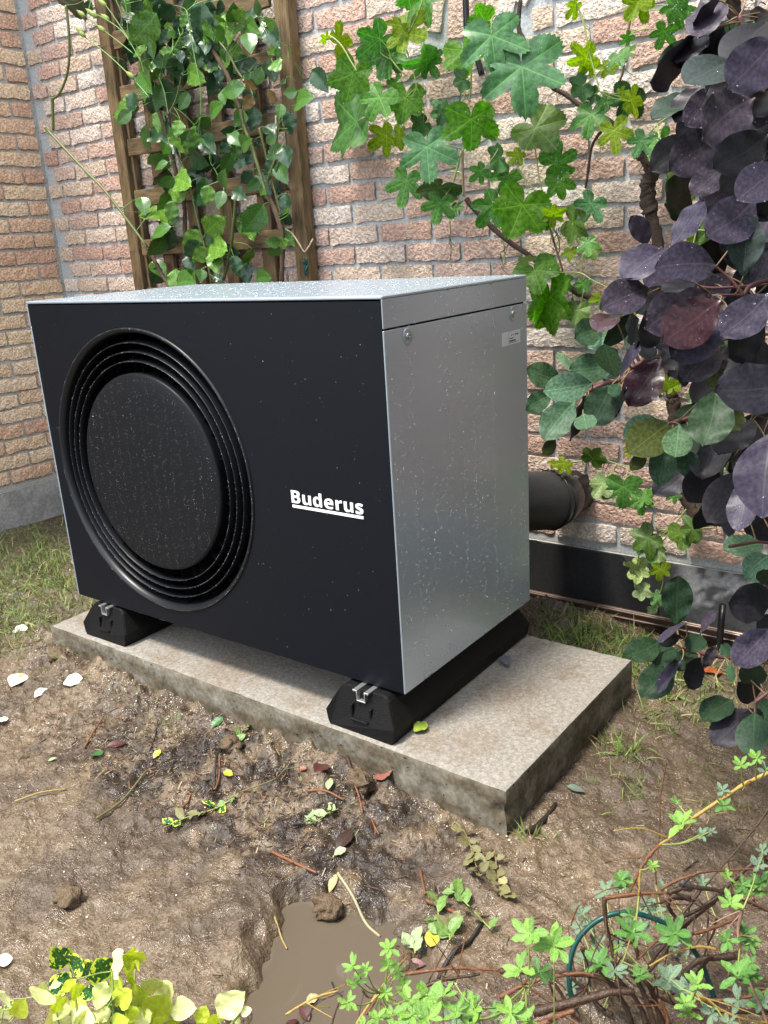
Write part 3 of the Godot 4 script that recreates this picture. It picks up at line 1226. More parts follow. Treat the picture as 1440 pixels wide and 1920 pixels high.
func side_wall() -> void:
	var o := thing("side_brick_wall", "shaded tan brick wall with grey base at the left, meeting the long wall", "wall", Vector3(-2.43, 0, -1.0))
	o.rotation.y = PI / 2
	# own axes: x runs from the corner towards the camera as -x, face towards +z (world +x)
	put("mortar", box_mesh(Vector3(-2.6, .085, -.30), Vector3(.02, 3.0, -.0085), .002), M.side_mortar, o)
	put("wall_base", box_mesh(Vector3(-2.6, -.4, -.30), Vector3(.02, .0849, 0.0), .002), M.side_mortar, o)
	var p := put("plinth", plinth_face(2.6, .385, side_stain), M.plinth, o)
	p.position = Vector3(-2.6, -.3, .0015)
	var rows := []
	for k in range(-13, 34):
		var y := .951 + k * .0625
		var off := -.104 if posmod(k, 2) == 0 else -.203
		var first := true
		for i in range(0, 13):
			var xr := off - i * .1985 - .005
			if first:
				var L := .088 if posmod(k, 2) == 0 else .188
				rows.append([off + .005 + L * .5, y, 0.0, L, y < 2.0, 1.0])
				first = false
			var x := xr - .094
			if x < -2.5:
				continue
			rows.append([x, y, 0.0, .188, y < 2.0 and x > -.55, 1.0])
	var sp := []
	lay(o, rows, M.side_brick, [Color(.42, .27, .19), Color(.48, .34, .23), Color(.52, .38, .24), Color(.38, .23, .17)], sp)
	print("side wall bricks ", sp)

# ------------------------------------------------------------------ slab and feet
func slab() -> void:
	var lo := Vector3(-1.216, -.22, -.558)
	var hi := Vector3(.264, 0.0, .057)
	var step := .0125
	var m := ArrayMesh.new()
	var n := FastNoiseLite.new()
	n.seed = 77
	n.frequency = 18.0
	for face in 4:
		var st := begin()
		st.set_smooth_group(1)
		var du := Vector3.RIGHT
		var dv := Vector3.BACK
		var org := Vector3(lo.x, hi.y, lo.z)
		var w := hi.x - lo.x
		var h := hi.z - lo.z
		var nrm := Vector3.UP
		if face == 1:
			dv = Vector3.UP
			org = Vector3(lo.x, lo.y, hi.z)
			h = hi.y - lo.y
			nrm = Vector3.BACK
		elif face == 2:
			du = Vector3.FORWARD
			dv = Vector3.UP
			org = Vector3(hi.x, lo.y, hi.z)
			w = hi.z - lo.z
			h = hi.y - lo.y
			nrm = Vector3.RIGHT
		elif face == 3:
			du = Vector3.BACK
			dv = Vector3.UP
			org = Vector3(lo.x, lo.y, lo.z)
			w = hi.z - lo.z
			h = hi.y - lo.y
			nrm = Vector3.LEFT
		var nu := int(w / step)
		var nv := int(h / step)
		var pts := []
		var cols := []
		for j in nv + 1:
			for i in nu + 1:
				var p := org + du * (w * i / nu) + dv * (h * j / nv)
				var d := n.get_noise_3dv(p) * .0016
				# rounded, slightly ragged arrises
				var ex := minf(p.x - lo.x, hi.x - p.x)
				var ez := minf(p.z - lo.z, hi.z - p.z)
				var ey := hi.y - p.y
				var q := p
				var rag := .0022 + n.get_noise_3dv(p * 2.3 + Vector3(9, 0, 0)) * .0022
				if ey < .001 and (ex < .001 or ez < .001):
					q.y -= rag
				if ey < .001 and ez < .001:
					q.z -= signf(q.z - (-.25)) * rag
				if ey < .001 and ex < .001:
					q.x -= signf(q.x + .5) * rag
				q += (Vector3(0, 1, 0) if face == 0 else nrm) * d * smoothstep(0.0, .02, minf(maxf(ex, ez), 1.0))
				# the broken corner
				var cd := Vector3(q.x - hi.x, (q.y + .048) * 1.9, q.z - hi.z).length()
				if cd < .04:
					q += Vector3(-1, 0, -1) * smoothstep(.04, .012, cd) * .011
				pts.append(q)
				var c := Color(.40, .39, .37)
				if face == 0:
					var sx := p.x
					var sz := p.z
					var br := 0.0
					for s in [[.10, -.27, .10], [.13, -.05, .07], [.05, .00, .06], [-.02, -.12, .06], [.16, -.42, .05], [.02, -.50, .04], [.2, -.18, .05], [-.30, .0, .05], [-.55, .0, .12], [-1.17, -.02, .05], [-.75, .02, .06]]:
						br = maxf(br, smoothstep(s[2] * 1.3, s[2] * .2, Vector2(sx - s[0], sz - s[1]).length() + n.get_noise_2d(sx * 1.3, sz * 1.3) * .06))
					c = c.lerp(Color(.25, .175, .11), br * .6 * (.62 + n_fine.get_noise_2d(sx, sz) * .5))
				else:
					# darker tone over most of the cast faces; brown mud ragged towards the ground
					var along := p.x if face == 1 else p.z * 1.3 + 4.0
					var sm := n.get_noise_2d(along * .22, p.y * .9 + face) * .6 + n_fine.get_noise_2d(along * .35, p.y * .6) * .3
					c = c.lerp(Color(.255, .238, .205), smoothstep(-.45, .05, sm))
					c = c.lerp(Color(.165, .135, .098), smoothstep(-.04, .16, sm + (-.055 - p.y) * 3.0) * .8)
				cols.append(c)
		for j in nv:
			for i in nu:
				var a := j * (nu + 1) + i
				var k := [a, a + 1, a + nu + 2, a, a + nu + 2, a + nu + 1]
				if (pts[a + 1] - pts[a]).cross(pts[a + nu + 2] - pts[a]).dot(nrm) > 0.0:
					k = [a, a + nu + 2, a + 1, a, a + nu + 1, a + nu + 2]
				for v in k:
					st.set_color(cols[v])
					st.add_vertex(pts[v])
		st.index()
		st.generate_normals()
		st.commit(m)
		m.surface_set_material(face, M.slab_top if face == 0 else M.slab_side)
	var o := put("concrete_slab", m, null)
	o.rotation.y = -.01
	tag(o, "thick grey concrete slab with brown mud stains under the heat pump", "slab")

func rubber_feet() -> void:
	foot(-.985, .030, "black rubber support block under the left end of the machine, below the fan")
	foot(-.094, .045, "black rubber support block under the right end of the machine, nearest the slab's broken corner")

func foot(x: float, zf: float, label: String) -> void:
	var o := thing("rubber_foot", label, "support block", Vector3(x, 0, 0), "rubber blocks under the heat pump")
	var prof := [Vector2(-.083, 0), Vector2(-.088, .010), Vector2(-.092, .036), Vector2(-.066, .083), Vector2(-.058, .090), Vector2(-.050, .093), Vector2(.050, .093), Vector2(.058, .090), Vector2(.066, .083), Vector2(.092, .036), Vector2(.088, .010), Vector2(.083, 0)]
	var st := begin()
	st.set_smooth_group(-1)
	var zs := [[zf - .002, .985], [zf - .008, 1.0], [zf - .30, 1.0], [zf - .595, 1.0], [zf - .60, .985]]
	var rings := []
	for q in zs:
		var ring := []
		for p in prof:
			var zz: float = q[0]
			var slope: float = maxf(p.y - .036, 0.0) * .42
			zz += -slope if zz > zf - .2 else (slope if zz < zf - .4 else 0.0)
			ring.append(Vector3(p.x * q[1], p.y * q[1], zz))
		rings.append(ring)
	for i in rings.size() - 1:
		for k in prof.size() - 1:
			var a: Vector3 = rings[i][k]
			var c: Vector3 = rings[i + 1][k + 1]
			quad(st, a, rings[i][k + 1], c, rings[i + 1][k], Vector3(a.x + c.x, (a.y + c.y) - .07, 0))
	# front with a square pocket below the rail and an arched notch at the bottom
	for e in [0, rings.size() - 1]:
		var toward := Vector3(0, .2, 1 if e == 0 else -1)
		var ring: Array = rings[e]
		for k in range(1, ring.size() - 1):
			tri(st, ring[0], ring[k], ring[k + 1], toward)
	put("block", done(st), M.rubber, o)
	# raised frame round the pocket on the front face
	var z1 := zf - .004
	st = begin()
	for q in [[-.028, -.022, .030, .062], [.022, .028, .030, .062], [-.022, .022, .028, .034]]:
		box(st, Vector3(q[0], q[2], z1 - .02), Vector3(q[1], q[3], z1 + .0035 - (q[3] - .036) * .3), .0012)
	put("pocket_frame", done(st), M.rubber, o)
	# aluminium channel let into the top
	st = begin()
	var zb := zf - .585
	var ze := zf - .012
	for q in [[-.021, -.009, .0925, .0965], [.009, .021, .0925, .0965], [-.0115, -.009, .074, .0925], [.009, .0115, .074, .0925], [-.0115, .0115, .071, .074]]:
		box(st, Vector3(q[0], q[2], zb), Vector3(q[1], q[3], ze), .0006)
	put("rail", done(st), M.alu, o)

# ------------------------------------------------------------------ the machine
func heat_pump() -> void:
	var o := thing("heat_pump", "grey and black outdoor heat pump with round fan grille, beaded with rain", "heat pump")
	var cx := -.73
	var cy := .489
	# front panel with its round opening
	var st := begin()
	st.set_smooth_group(-1)
	var lo := Vector2(-1.1155, .1)
	var hi := Vector2(-.0045, .8905)
	var angs := []
	for k in 144:
		angs.append(TAU * k / 144)
	for c in [Vector2(lo.x, lo.y), Vector2(hi.x, lo.y), Vector2(hi.x, hi.y), Vector2(lo.x, hi.y)]:
		angs.append(fposmod((c - Vector2(cx, cy)).angle(), TAU))
	angs.sort()
	var R := .3505
	var rim := []
	for a in angs:
		var d := Vector2(cos(a), sin(a))
		var t := 9.0
		if d.x > 1e-6:
			t = minf(t, (hi.x - cx) / d.x)
		if d.x < -1e-6:
			t = minf(t, (lo.x - cx) / d.x)
		if d.y > 1e-6:
			t = minf(t, (hi.y - cy) / d.y)
		if d.y < -1e-6:
			t = minf(t, (lo.y - cy) / d.y)
		rim.append([Vector2(cx, cy) + d * R, Vector2(cx, cy) + d * t])
	for i in rim.size():
		var a: Array = rim[i]
		var b: Array = rim[(i + 1) % rim.size()]
		var f := func(p: Vector2, z: float) -> Vector3: return Vector3(p.x, p.y, z)
		quad(st, f.call(a[0], 0), f.call(b[0], 0), f.call(b[1], 0), f.call(a[1], 0), Vector3.BACK)
		var m: Vector2 = (a[1] + b[1]) * .5 - Vector2(cx, cy)
		quad(st, f.call(a[1], 0), f.call(b[1], 0), f.call(b[1], -.018), f.call(a[1], -.018), Vector3(m.x, m.y, 0))
		quad(st, f.call(a[0], 0), f.call(b[0], 0), f.call(b[0], -.018), f.call(a[0], -.018), Vector3(-m.x, -m.y, 0))
	put("front_panel", done(st), M.black, o)
	# sheet metal housing
	put("side_panel", box_mesh(Vector3(-.004, .1, -.553), Vector3(0, .8375, .0012), .0013), M.silver, o).set_meta("label", "grey side panel on the right, streaked with raindrops")
	put("side_panel", box_mesh(Vector3(-1.12, .1, -.553), Vector3(-1.116, .8375, .0012), .0013), M.silver, o)
	put("rear_panel", box_mesh(Vector3(-1.116, .1, -.553), Vector3(-.004, .8375, -.549), .001), M.silver, o)
	put("base_tray", box_mesh(Vector3(-1.1155, .0985, -.548), Vector3(-.0045, .106, -.019), .001), M.inside, o)
	put("bulkhead", box_mesh(Vector3(-.365, .107, -.548), Vector3(-.361, .8895, -.02), .001), M.inside, o)
	put("air_duct", box_mesh(Vector3(-1.115, .107, -.30), Vector3(-.366, .8895, -.29), .001), M.inside, o)
	st = begin()
	box(st, Vector3(-.003, .841, -.553), Vector3(0, .8934, .0012), .001)
	box(st, Vector3(-1.12, .841, -.553), Vector3(-1.117, .8934, .0012), .001)
	box(st, Vector3(-1.117, .841, -.553), Vector3(-.003, .8934, -.550), .001)
	var lid := put("lid", done(st), M.silver, o)
	put("top_sheet", box_mesh(Vector3(-1.1205, .8936, -.5535), Vector3(.0004, .9, .0016), .0018), M.silver, lid)
	put("seam_backing", box_mesh(Vector3(-.010, .83, -.545), Vector3(-.0045, .85, -.02), .0005), M.inside, o)
	# bell mouth, guard rings, vanes, disc
	var c3 := Vector3(cx, cy, 0)
	st = begin()
	lathe(st, [Vector2(.3345, -.10), Vector2(.3345, -.03), Vector2(.3355, -.012), Vector2(.3375, -.004), Vector2(.344, .0035), Vector2(.3472, .0042), Vector2(.3495, .003), Vector2(.3503, -.004), Vector2(.3503, -.02)], 144)
	put("bell_mouth", done(st), M.grille, o).position = c3
	var ri := 0
	for rr in [.315, .2935, .272]:
		st = begin()
		lathe(st, [Vector2(rr + .0065, -.048), Vector2(rr + .0005, -.004), Vector2(rr - .0005, -.0025), Vector2(rr - .0018, -.0035), Vector2(rr + .0032, -.048)].map(func(p: Vector2) -> Vector2: return p), 144)
		var st2 := begin()
		lathe(st2, [Vector2(rr + .0032, -.048), Vector2(rr - .0018, -.0035), Vector2(rr - .0005, -.0025), Vector2(rr + .0005, -.004), Vector2(rr + .0065, -.048), Vector2(rr + .0032, -.048)], 144)
		put("guard_ring", done(st2), M.grille, o).position = c3
		ri += 1
	var vr := RandomNumberGenerator.new()
	vr.seed = 5
	var a0 := 0.0
	for k in 30:
		a0 += TAU / 30.0
		var an := a0 + vr.randf_range(-.06, .06)
		var v := put("vane", box_mesh(Vector3(.236, -.0007, -.05), Vector3(.336, .0007, -.018), .0004), M.inside, o)
		v.transform = Transform3D(Basis(Vector3.BACK, an) * Basis(Vector3.RIGHT, .25), c3)
	st = begin()
	lathe(st, [Vector2(.2415, -.055), Vector2(.2440, -.012), Vector2(.2438, -.006), Vector2(.242, -.0025), Vector2(.237, -.0012), Vector2(.20, .0012), Vector2(.10, .0034), Vector2(0, .004)], 144)
	put("centre_disc", done(st), M.disc, o).position = c3
	# fan behind the guard
	st = begin()
	for k in 5:
		var base := Basis(Vector3.BACK, TAU * k / 5.0)
		var prev := []
		for i in 9:
			var rad := .09 + .023 * i
			var sweep := .10 * i
			var p0 := base * Vector3(cos(sweep) * rad, sin(sweep) * rad, -.12)
			var p1 := base * Vector3(cos(sweep + .85) * rad, sin(sweep + .85) * rad, -.19)
			if prev.size() > 0:
				quad(st, prev[0], p0, p1, prev[1], Vector3.BACK)
				quad(st, prev[0] - Vector3(0, 0, .003), p0 - Vector3(0, 0, .003), p1 - Vector3(0, 0, .003), prev[1] - Vector3(0, 0, .003), Vector3.FORWARD)
			prev = [p0, p1]
	put("fan_wheel", done(st), M.inside, o).position = c3
	# maker's name and its underline
	var font := SystemFont.new()
	font.font_names = PackedStringArray(["Droid Sans"])
	font.font_weight = 700
	var tm := TextMesh.new()
	tm.text = "Buderus"
	tm.font = font
	tm.font_size = 64
	tm.pixel_size = .001
	tm.depth = .0012
	tm.curve_step = .5
	var bb := tm.get_aabb()
	var nm := put("lettering", tm, M.white, o)
	var k := Vector3(.1905 / bb.size.x, .0300 / bb.size.y, 1)
	nm.scale = k
	nm.position = Vector3(-.267 - bb.position.x * k.x, .4785 - bb.position.y * k.y, .0008)
	put("underline", box_mesh(Vector3(-.2665, .4690, -.001), Vector3(-.0775, .4750, .0012), .0003), M.white, o)
	# screws in their dimples
	for z in [-.073, -.485]:
		st = begin()
		lathe(st, [Vector2(.0004, .0003), Vector2(.0065, .0009), Vector2(.010, .0022), Vector2(.0118, .0013), Vector2(.0125, .0)].map(func(p: Vector2) -> Vector2: return p), 28)
		var d := begin()
		lathe(d, [Vector2(.0128, .0), Vector2(.0120, .0014), Vector2(.0105, .0022), Vector2(.0088, .0012), Vector2(.0, .0004)], 28)
		var cup := put("screw", done(d), M.silver, o)
		cup.transform = Transform3D(Basis(Vector3.UP, PI / 2).scaled_local(Vector3(1.25, 1.25, 1)), Vector3(.0003, .82, z))
		d = begin()
		lathe(d, [Vector2(.0056, .0008), Vector2(.0056, .003), Vector2(.0045, .0042), Vector2(.0018, .0046), Vector2(.0016, .0034), Vector2(.0, .0034)], 20)
		put("screw_head", done(d), M.screw, cup)
	# rating label
	var lab := put("rating_label", box_mesh(Vector3(-.0005, .7525, -.5185), Vector3(.0006, .7815, -.4345), .0002), M.sticker, o)
	var lines := begin()
	for q in [[.7735, -.474, .0028, .004], [.7735, -.4835, .0028, .003], [.7735, -.4935, .0030, .016], [.7665, -.4675, .0022, .018], [.7610, -.4665, .0036, .030], [.7572, -.4665, .0010, .043]]:
		var z: float = q[1]
		var len: float = q[3]
		while len > 0.0:
			var s := minf(len, rng.randf_range(.0012, .0026))
			box(lines, Vector3(.0005, q[0] - q[2] * .5, z - s), Vector3(.0008, q[0] + q[2] * .5, z), .0001)
			z -= s + .0007
			len -= s + .0007
	put("print", done(lines), M.ink, lab)
	put("divider", box_mesh(Vector3(.0005, .753, -.4640), Vector3(.0008, .781, -.4634), .0001), M.ink, lab)
	# rain
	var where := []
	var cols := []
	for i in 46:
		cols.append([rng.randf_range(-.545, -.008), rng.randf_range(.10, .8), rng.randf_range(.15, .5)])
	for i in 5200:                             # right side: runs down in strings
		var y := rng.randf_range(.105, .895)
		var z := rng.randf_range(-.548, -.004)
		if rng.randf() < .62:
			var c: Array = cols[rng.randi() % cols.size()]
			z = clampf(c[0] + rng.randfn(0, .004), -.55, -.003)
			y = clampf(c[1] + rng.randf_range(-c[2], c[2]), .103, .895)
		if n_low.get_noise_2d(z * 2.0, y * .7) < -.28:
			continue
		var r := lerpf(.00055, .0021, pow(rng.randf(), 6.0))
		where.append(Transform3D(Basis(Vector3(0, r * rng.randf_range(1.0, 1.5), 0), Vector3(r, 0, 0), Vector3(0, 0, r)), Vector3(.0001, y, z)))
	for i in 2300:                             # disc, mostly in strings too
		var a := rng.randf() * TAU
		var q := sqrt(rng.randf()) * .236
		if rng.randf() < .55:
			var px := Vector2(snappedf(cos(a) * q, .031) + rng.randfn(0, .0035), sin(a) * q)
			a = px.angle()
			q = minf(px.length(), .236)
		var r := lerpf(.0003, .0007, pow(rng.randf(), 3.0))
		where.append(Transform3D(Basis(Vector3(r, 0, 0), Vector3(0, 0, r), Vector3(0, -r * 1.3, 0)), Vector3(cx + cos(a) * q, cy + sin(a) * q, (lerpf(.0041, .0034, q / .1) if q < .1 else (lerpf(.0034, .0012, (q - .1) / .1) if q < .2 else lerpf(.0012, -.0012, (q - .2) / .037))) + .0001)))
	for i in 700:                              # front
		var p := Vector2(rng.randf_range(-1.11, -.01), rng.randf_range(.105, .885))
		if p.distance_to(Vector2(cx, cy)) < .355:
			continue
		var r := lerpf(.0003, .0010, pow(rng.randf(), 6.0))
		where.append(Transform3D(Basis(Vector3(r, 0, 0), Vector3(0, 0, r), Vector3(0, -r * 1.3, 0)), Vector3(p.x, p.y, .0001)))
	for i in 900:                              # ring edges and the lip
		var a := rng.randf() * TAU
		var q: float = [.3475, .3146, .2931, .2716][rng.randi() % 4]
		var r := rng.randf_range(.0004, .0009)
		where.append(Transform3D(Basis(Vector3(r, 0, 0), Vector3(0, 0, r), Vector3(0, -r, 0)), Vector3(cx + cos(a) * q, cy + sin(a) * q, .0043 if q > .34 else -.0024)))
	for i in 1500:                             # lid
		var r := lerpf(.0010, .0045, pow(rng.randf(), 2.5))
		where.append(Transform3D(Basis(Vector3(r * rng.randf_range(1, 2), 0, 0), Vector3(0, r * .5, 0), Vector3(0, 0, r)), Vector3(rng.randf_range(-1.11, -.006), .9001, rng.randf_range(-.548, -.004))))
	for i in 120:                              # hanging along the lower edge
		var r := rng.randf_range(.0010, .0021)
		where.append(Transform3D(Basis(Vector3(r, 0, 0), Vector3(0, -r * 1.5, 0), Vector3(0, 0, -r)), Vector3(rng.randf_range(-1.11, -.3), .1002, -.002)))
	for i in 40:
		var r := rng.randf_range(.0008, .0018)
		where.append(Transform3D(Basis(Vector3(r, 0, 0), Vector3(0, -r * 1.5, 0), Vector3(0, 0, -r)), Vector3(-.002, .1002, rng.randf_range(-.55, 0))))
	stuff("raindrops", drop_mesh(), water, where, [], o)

# ------------------------------------------------------------------ pipe, base of the wall, posts
func pipe_and_wall_base() -> void:
	var o := thing("insulated_pipe", "thick black foam insulated pipe running from behind the machine into the wall", "pipe")
	var pts := [Vector3(-.34, .30, -.552), Vector3(-.26, .30, -.66), Vector3(-.15, .285, -.76), Vector3(-.095, .268, -.86), Vector3(-.088, .262, -.93)]
	var line := smooth_line(pts, 7)
	var st := begin()
	var fat := line.slice(0, 23)
	tube(st, fat, .086, .082, 28)
	tube(st, line.slice(22), .0815, .070, 28)
	put("foam_sleeve", done(st), M.foam, o)
	st = begin()
	tube(st, PackedVector3Array([Vector3(-.086, .26, -.92), Vector3(-.084, .258, -1.02)]), .062, .064, 24)
	put("wall_sleeve", done(st), M.tie, o)
	st = begin()
	var c := line[21]
	var dirn := (line[22] - line[20]).normalized()
	var up := Vector3.UP
	var sd := dirn.cross(up).normalized()
	up = sd.cross(dirn)
	var ring := []
	for k in 33:
		var a := TAU * k / 32.0
		ring.append(c + (up * cos(a) + sd * sin(a)) * .0840)
	tube(st, PackedVector3Array(ring), .0028, .0028, 6)
	var tie := put("cable_tie", done(st), M.tie, o)
	var clip := c + (-up * .5 - sd * .86) * .079
	put("clip", box_mesh(clip - Vector3.ONE * .006, clip + Vector3.ONE * .006, .001), M.tie, tie)
	# bitumen on the plinth
	st = begin()
	st.set_smooth_group(1)
	var nx := 60
	for i in nx:
		for j in 5:
			var q := []
			for k in [[0, 0], [1, 0], [1, 1], [0, 1]]:
				var x: float = -1.1 + 1.28 * (i + k[0]) / nx
				var top := .082 - smoothstep(.05, .2, x + n_mid.get_noise_1d(x) * .05) * .13 + n_mid.get_noise_1d(x * 2.0) * .012
				var y: float = lerpf(-.16, maxf(top, -.1), (j + k[1]) / 5.0)
				q.append(Vector3(x, y, -.9935))
			quad(st, q[0], q[1], q[2], q[3], Vector3.BACK)
	var bt := put("bitumen_coat", done(st), M.bitumen, get_node("brick_wall"))
	bt.set_meta("label", "black bitumen coat on the wall's base behind the pipe")
	# edging strip of the dimpled drainage sheet
	st = begin()
	box(st, Vector3(-2.3, -.100, -.990), Vector3(2.4, -.076, -.978), .002)
	box(st, Vector3(-2.3, -.0845, -.978), Vector3(2.4, -.078, -.970), .0015)
	box(st, Vector3(-2.3, -.104, -.977), Vector3(2.4, -.096, -.966), .0015)
	var es := put("edging_strip", done(st), M.metal_strip)
	tag(es, "narrow brown metal edging strip along the foot of the long brick wall", "edging")
	st = begin()
	st.set_smooth_group(1)
	var w := .0085
	for i in int(2.2 / w):
		for j in 9:
			var q := []
			for k in [[0, 0], [1, 0], [1, 1], [0, 1]]:
				var x: float = -1.2 + (i + k[0]) * w
				var y: float = -.175 + (j + k[1]) * w
				var f: float = maxf(0.0, sin(x * TAU / .034) * sin(y * TAU / .034 * .75 + (PI if int(floor(x / .034)) % 2 == 0 else 0.0)))
				q.append(Vector3(x, y, -.966 + f * .009))
			quad(st, q[0], q[1], q[2], q[3], Vector3.BACK)
	var dm := put("drainage_sheet", done(st), M.plastic_brown)
	tag(dm, "dimpled dark brown plastic drainage sheet below the edging strip of the long wall", "drainage sheet")
	st = begin()
	box(st, Vector3(-2.423, -.10, -.97), Vector3(-2.412, -.078, 1.2), .002)
	box(st, Vector3(-2.413, -.092, -.97), Vector3(-2.405, -.086, 1.2), .001)
	var e2 := put("edging_strip", done(st), M.metal_strip)
	tag(e2, "dark edging strip along the foot of the left brick wall", "edging")
	# weathered post behind the vine trunk, and the black pole above the leaves
	var post := put("wooden_post", box_mesh(Vector3(.257, .31, -.985), Vector3(.302, 2.2, -.955), .004), M.old_wood)
	tag(post, "grey green weathered wooden post on the wall behind the purple bush", "post")
	st = begin()
	tube(st, smooth_line([Vector3(-.383, 2.6, -.965), Vector3(-.383, 1.56, -.965), Vector3(-.372, 1.50, -.968), Vector3(-.345, 1.40, -.975)], 6), .0085, .0085, 12)
	var pole := put("black_cable_pipe", done(st), M.tie)
	tag(pole, "thin black pipe coming down the brick wall above the large vine leaves", "pipe")
	st = begin()
	tube(st, smooth_line([Vector3(.372, .02, -.93), Vector3(.372, -.12, -.92)], 3), .009, .009, 8)
	var stake := put("garden_stake", done(st), M.tie)
	tag(stake, "short black stake standing in front of the pale wall base at the right", "stake")

# ------------------------------------------------------------------ trellis
func trellis() -> void:
	var o := thing("trellis", "brown wooden garden trellis fixed to the brick wall behind the machine", "trellis")
	for q in [[-1.893, -1.838], [-1.047, -.992]]:
		put("stile", box_mesh(Vector3(q[0], .62, -.990), Vector3(q[1], 2.25, -.945), .003), M.wood[rng.randi() % 4], o)
	for q in [[-1.836, -1.822], [-1.063, -1.049]]:
		put("inner_batten", box_mesh(Vector3(q[0], .62, -.990), Vector3(q[1], 2.25, -.966), .002), M.wood[2], o)
	for i in 9:
		var y := .6675 + i * .1755
		put("cross_slat", box_mesh(Vector3(-1.820, y - .0285, -.962), Vector3(-1.066, y + .0285, -.9465), .002), M.wood[rng.randi() % 4], o)
	for q in [-1.696, -1.533, -1.366, -1.185]:
		put("upright_slat", box_mesh(Vector3(q - .0285, .62, -.979), Vector3(q + .0285, 2.22, -.9635), .002), M.wood[rng.randi() % 4], o)
	# twine ties
	for q in [["frayed twine hanging from the rose with a dark green knot halfway up the trellis", [Vector3(-1.062, 1.385, -.93), Vector3(-1.068, 1.30, -.925), Vector3(-1.075, 1.24, -.925), Vector3(-1.08, 1.20, -.93)], Vector3(-1.072, 1.165, -.925), .055],
		["pale twine tied round the right trellis stile, ending in a green knot at the bottom", [Vector3(-1.085, 1.055, -.93), Vector3(-1.045, 1.03, -.938), Vector3(-1.01, .985, -.938), Vector3(-.998, .972, -.938), Vector3(-.982, .985, -.94), Vector3(-.972, 1.01, -.955)], Vector3(-.995, .925, -.936), .045]]:
		var t := thing("twine", q[0], "twine")
		var st := begin()
		tube(st, smooth_line(q[1], 6), .0028, .0026, 6, .25)
		put("cord", done(st), M.twine, t)
		st = begin()
		for k in 9:
			var p: Vector3 = q[2]
			var line := []
			for i in 7:
				line.append(p + Vector3(rng.randf_range(-.008, .008), q[3] * (.5 - i / 6.0) + rng.randf_range(-.006, .006), rng.randf_range(-.003, .006)))
			tube(st, smooth_line(line, 3), .002, .0016, 5)
		put("green_knot", done(st), M.green_twine, t)

# ------------------------------------------------------------------ plants
func climbing_rose() -> void:
	var o := thing("climbing_rose", "thorny climbing rose with glossy green leaves on the wooden trellis", "rose")
	var meshes := []
	for i in 7:
		meshes.append(simple_leaf(0, 100 + i))
	var fr := put_leaves(o, rose_leaves(), meshes, M.rose, "leaf", 1.05, 1.12)
	var nodes := []
	var i := 0
	for r in rose_stems():
		var m: Material = M.rose_green
		if r[0] >= 79:
			m = M.rose_bark
		elif r[0] <= 21:
			m = M.rose_young
		nodes += put_stems(o, [r], m, "stem", .12 if r[0] >= 79 else .05, .85, 8, true)
		i += 1
	put_stalks(o, fr, nodes, M.rose_young, .12, .0013)
	# buds
	for q in bud_places():
		var p := v3(q, 0)
		var st := begin()
		lathe(st, [Vector2(0, -.012), Vector2(.004, -.010), Vector2(.0058, -.004), Vector2(.0062, .002), Vector2(.0042, .009), Vector2(.0014, .016), Vector2(0, .020)], 10)
		var s2 := begin()
		lathe(s2, [Vector2(0, .020), Vector2(.0014, .016), Vector2(.0042, .009), Vector2(.0062, .002), Vector2(.0058, -.004), Vector2(.004, -.010), Vector2(0, -.012)], 10)
		var b := put("bud", done(s2), M.shoot, o)
		b.transform = Transform3D(Basis(Quaternion(Vector3.BACK, Vector3(-.75, .6, .15).normalized())).scaled_local(Vector3.ONE * 1.35), p)
	wet(o, fr, [0, 1, 2], 6, .0006, .0018)

func grape_vine() -> void:
	var o := thing("grape_vine", "grape vine with lobed green leaves trained along the brick wall", "grape vine")
	var meshes := []
	for i in 8:
		meshes.append(vine_leaf([1.0, .9, .3, .1, .85, .5, .2, 1.0][i], 200 + i))
	var fr := put_leaves(o, vine_leaves(), meshes, M.vine, "leaf", .98, .88)
	var nodes := put_stems(o, vine_trunk(), M.bark, "trunk", .22, .92, 12)
	for r in vine_shoots():
		nodes += put_stems(o, [r], M.bark if r[0] >= 40 else (M.shoot if r[0] <= 30 else M.shoot_brown), "cane" if r[0] >= 40 else "shoot", .14 if r[0] >= 40 else .05, .8)
	put_stalks(o, fr, nodes, M.shoot, .14, .0015)
	# shreds of bark hanging from the old wood
	var st := begin()
	for p in nodes:
		if rng.randf() < .22 and p.z < -.915:
			var q: Vector3 = p + Vector3(rng.randf_range(-.012, .012), rng.randf_range(-.012, .012), rng.randf_range(.0, .015))
			tube(st, smooth_line([q, q + Vector3(rng.randf_range(-.015, .015), -.012, .006), q + Vector3(rng.randf_range(-.025, .025), -.035, .004)], 3), .0012, .0005, 4)
	put("bark_shreds", done(st), M.bark, o).set_meta("kind", "stuff")
	# flower cluster
	var where := []
	var tint := []
	for i in 60:
		var q := Vector3(-.60, 1.338, -.85) + Vector3(rng.randfn(0, .008), rng.randfn(0, .012), rng.randfn(0, .008))
		where.append(Transform3D(Basis().scaled(Vector3.ONE * rng.randf_range(.0012, .0022)), q))
		tint.append(Color(.42, .50, .07))
	var sm := SphereMesh.new()
	sm.radial_segments = 6
	sm.rings = 4
	var fm := mat(Color.WHITE, .5)
	fm.vertex_color_use_as_albedo = true
	stuff("flower_cluster", sm, fm, where, tint, o)
	wet(o, fr, [0, 4, 5], 40, .0003, .0015)

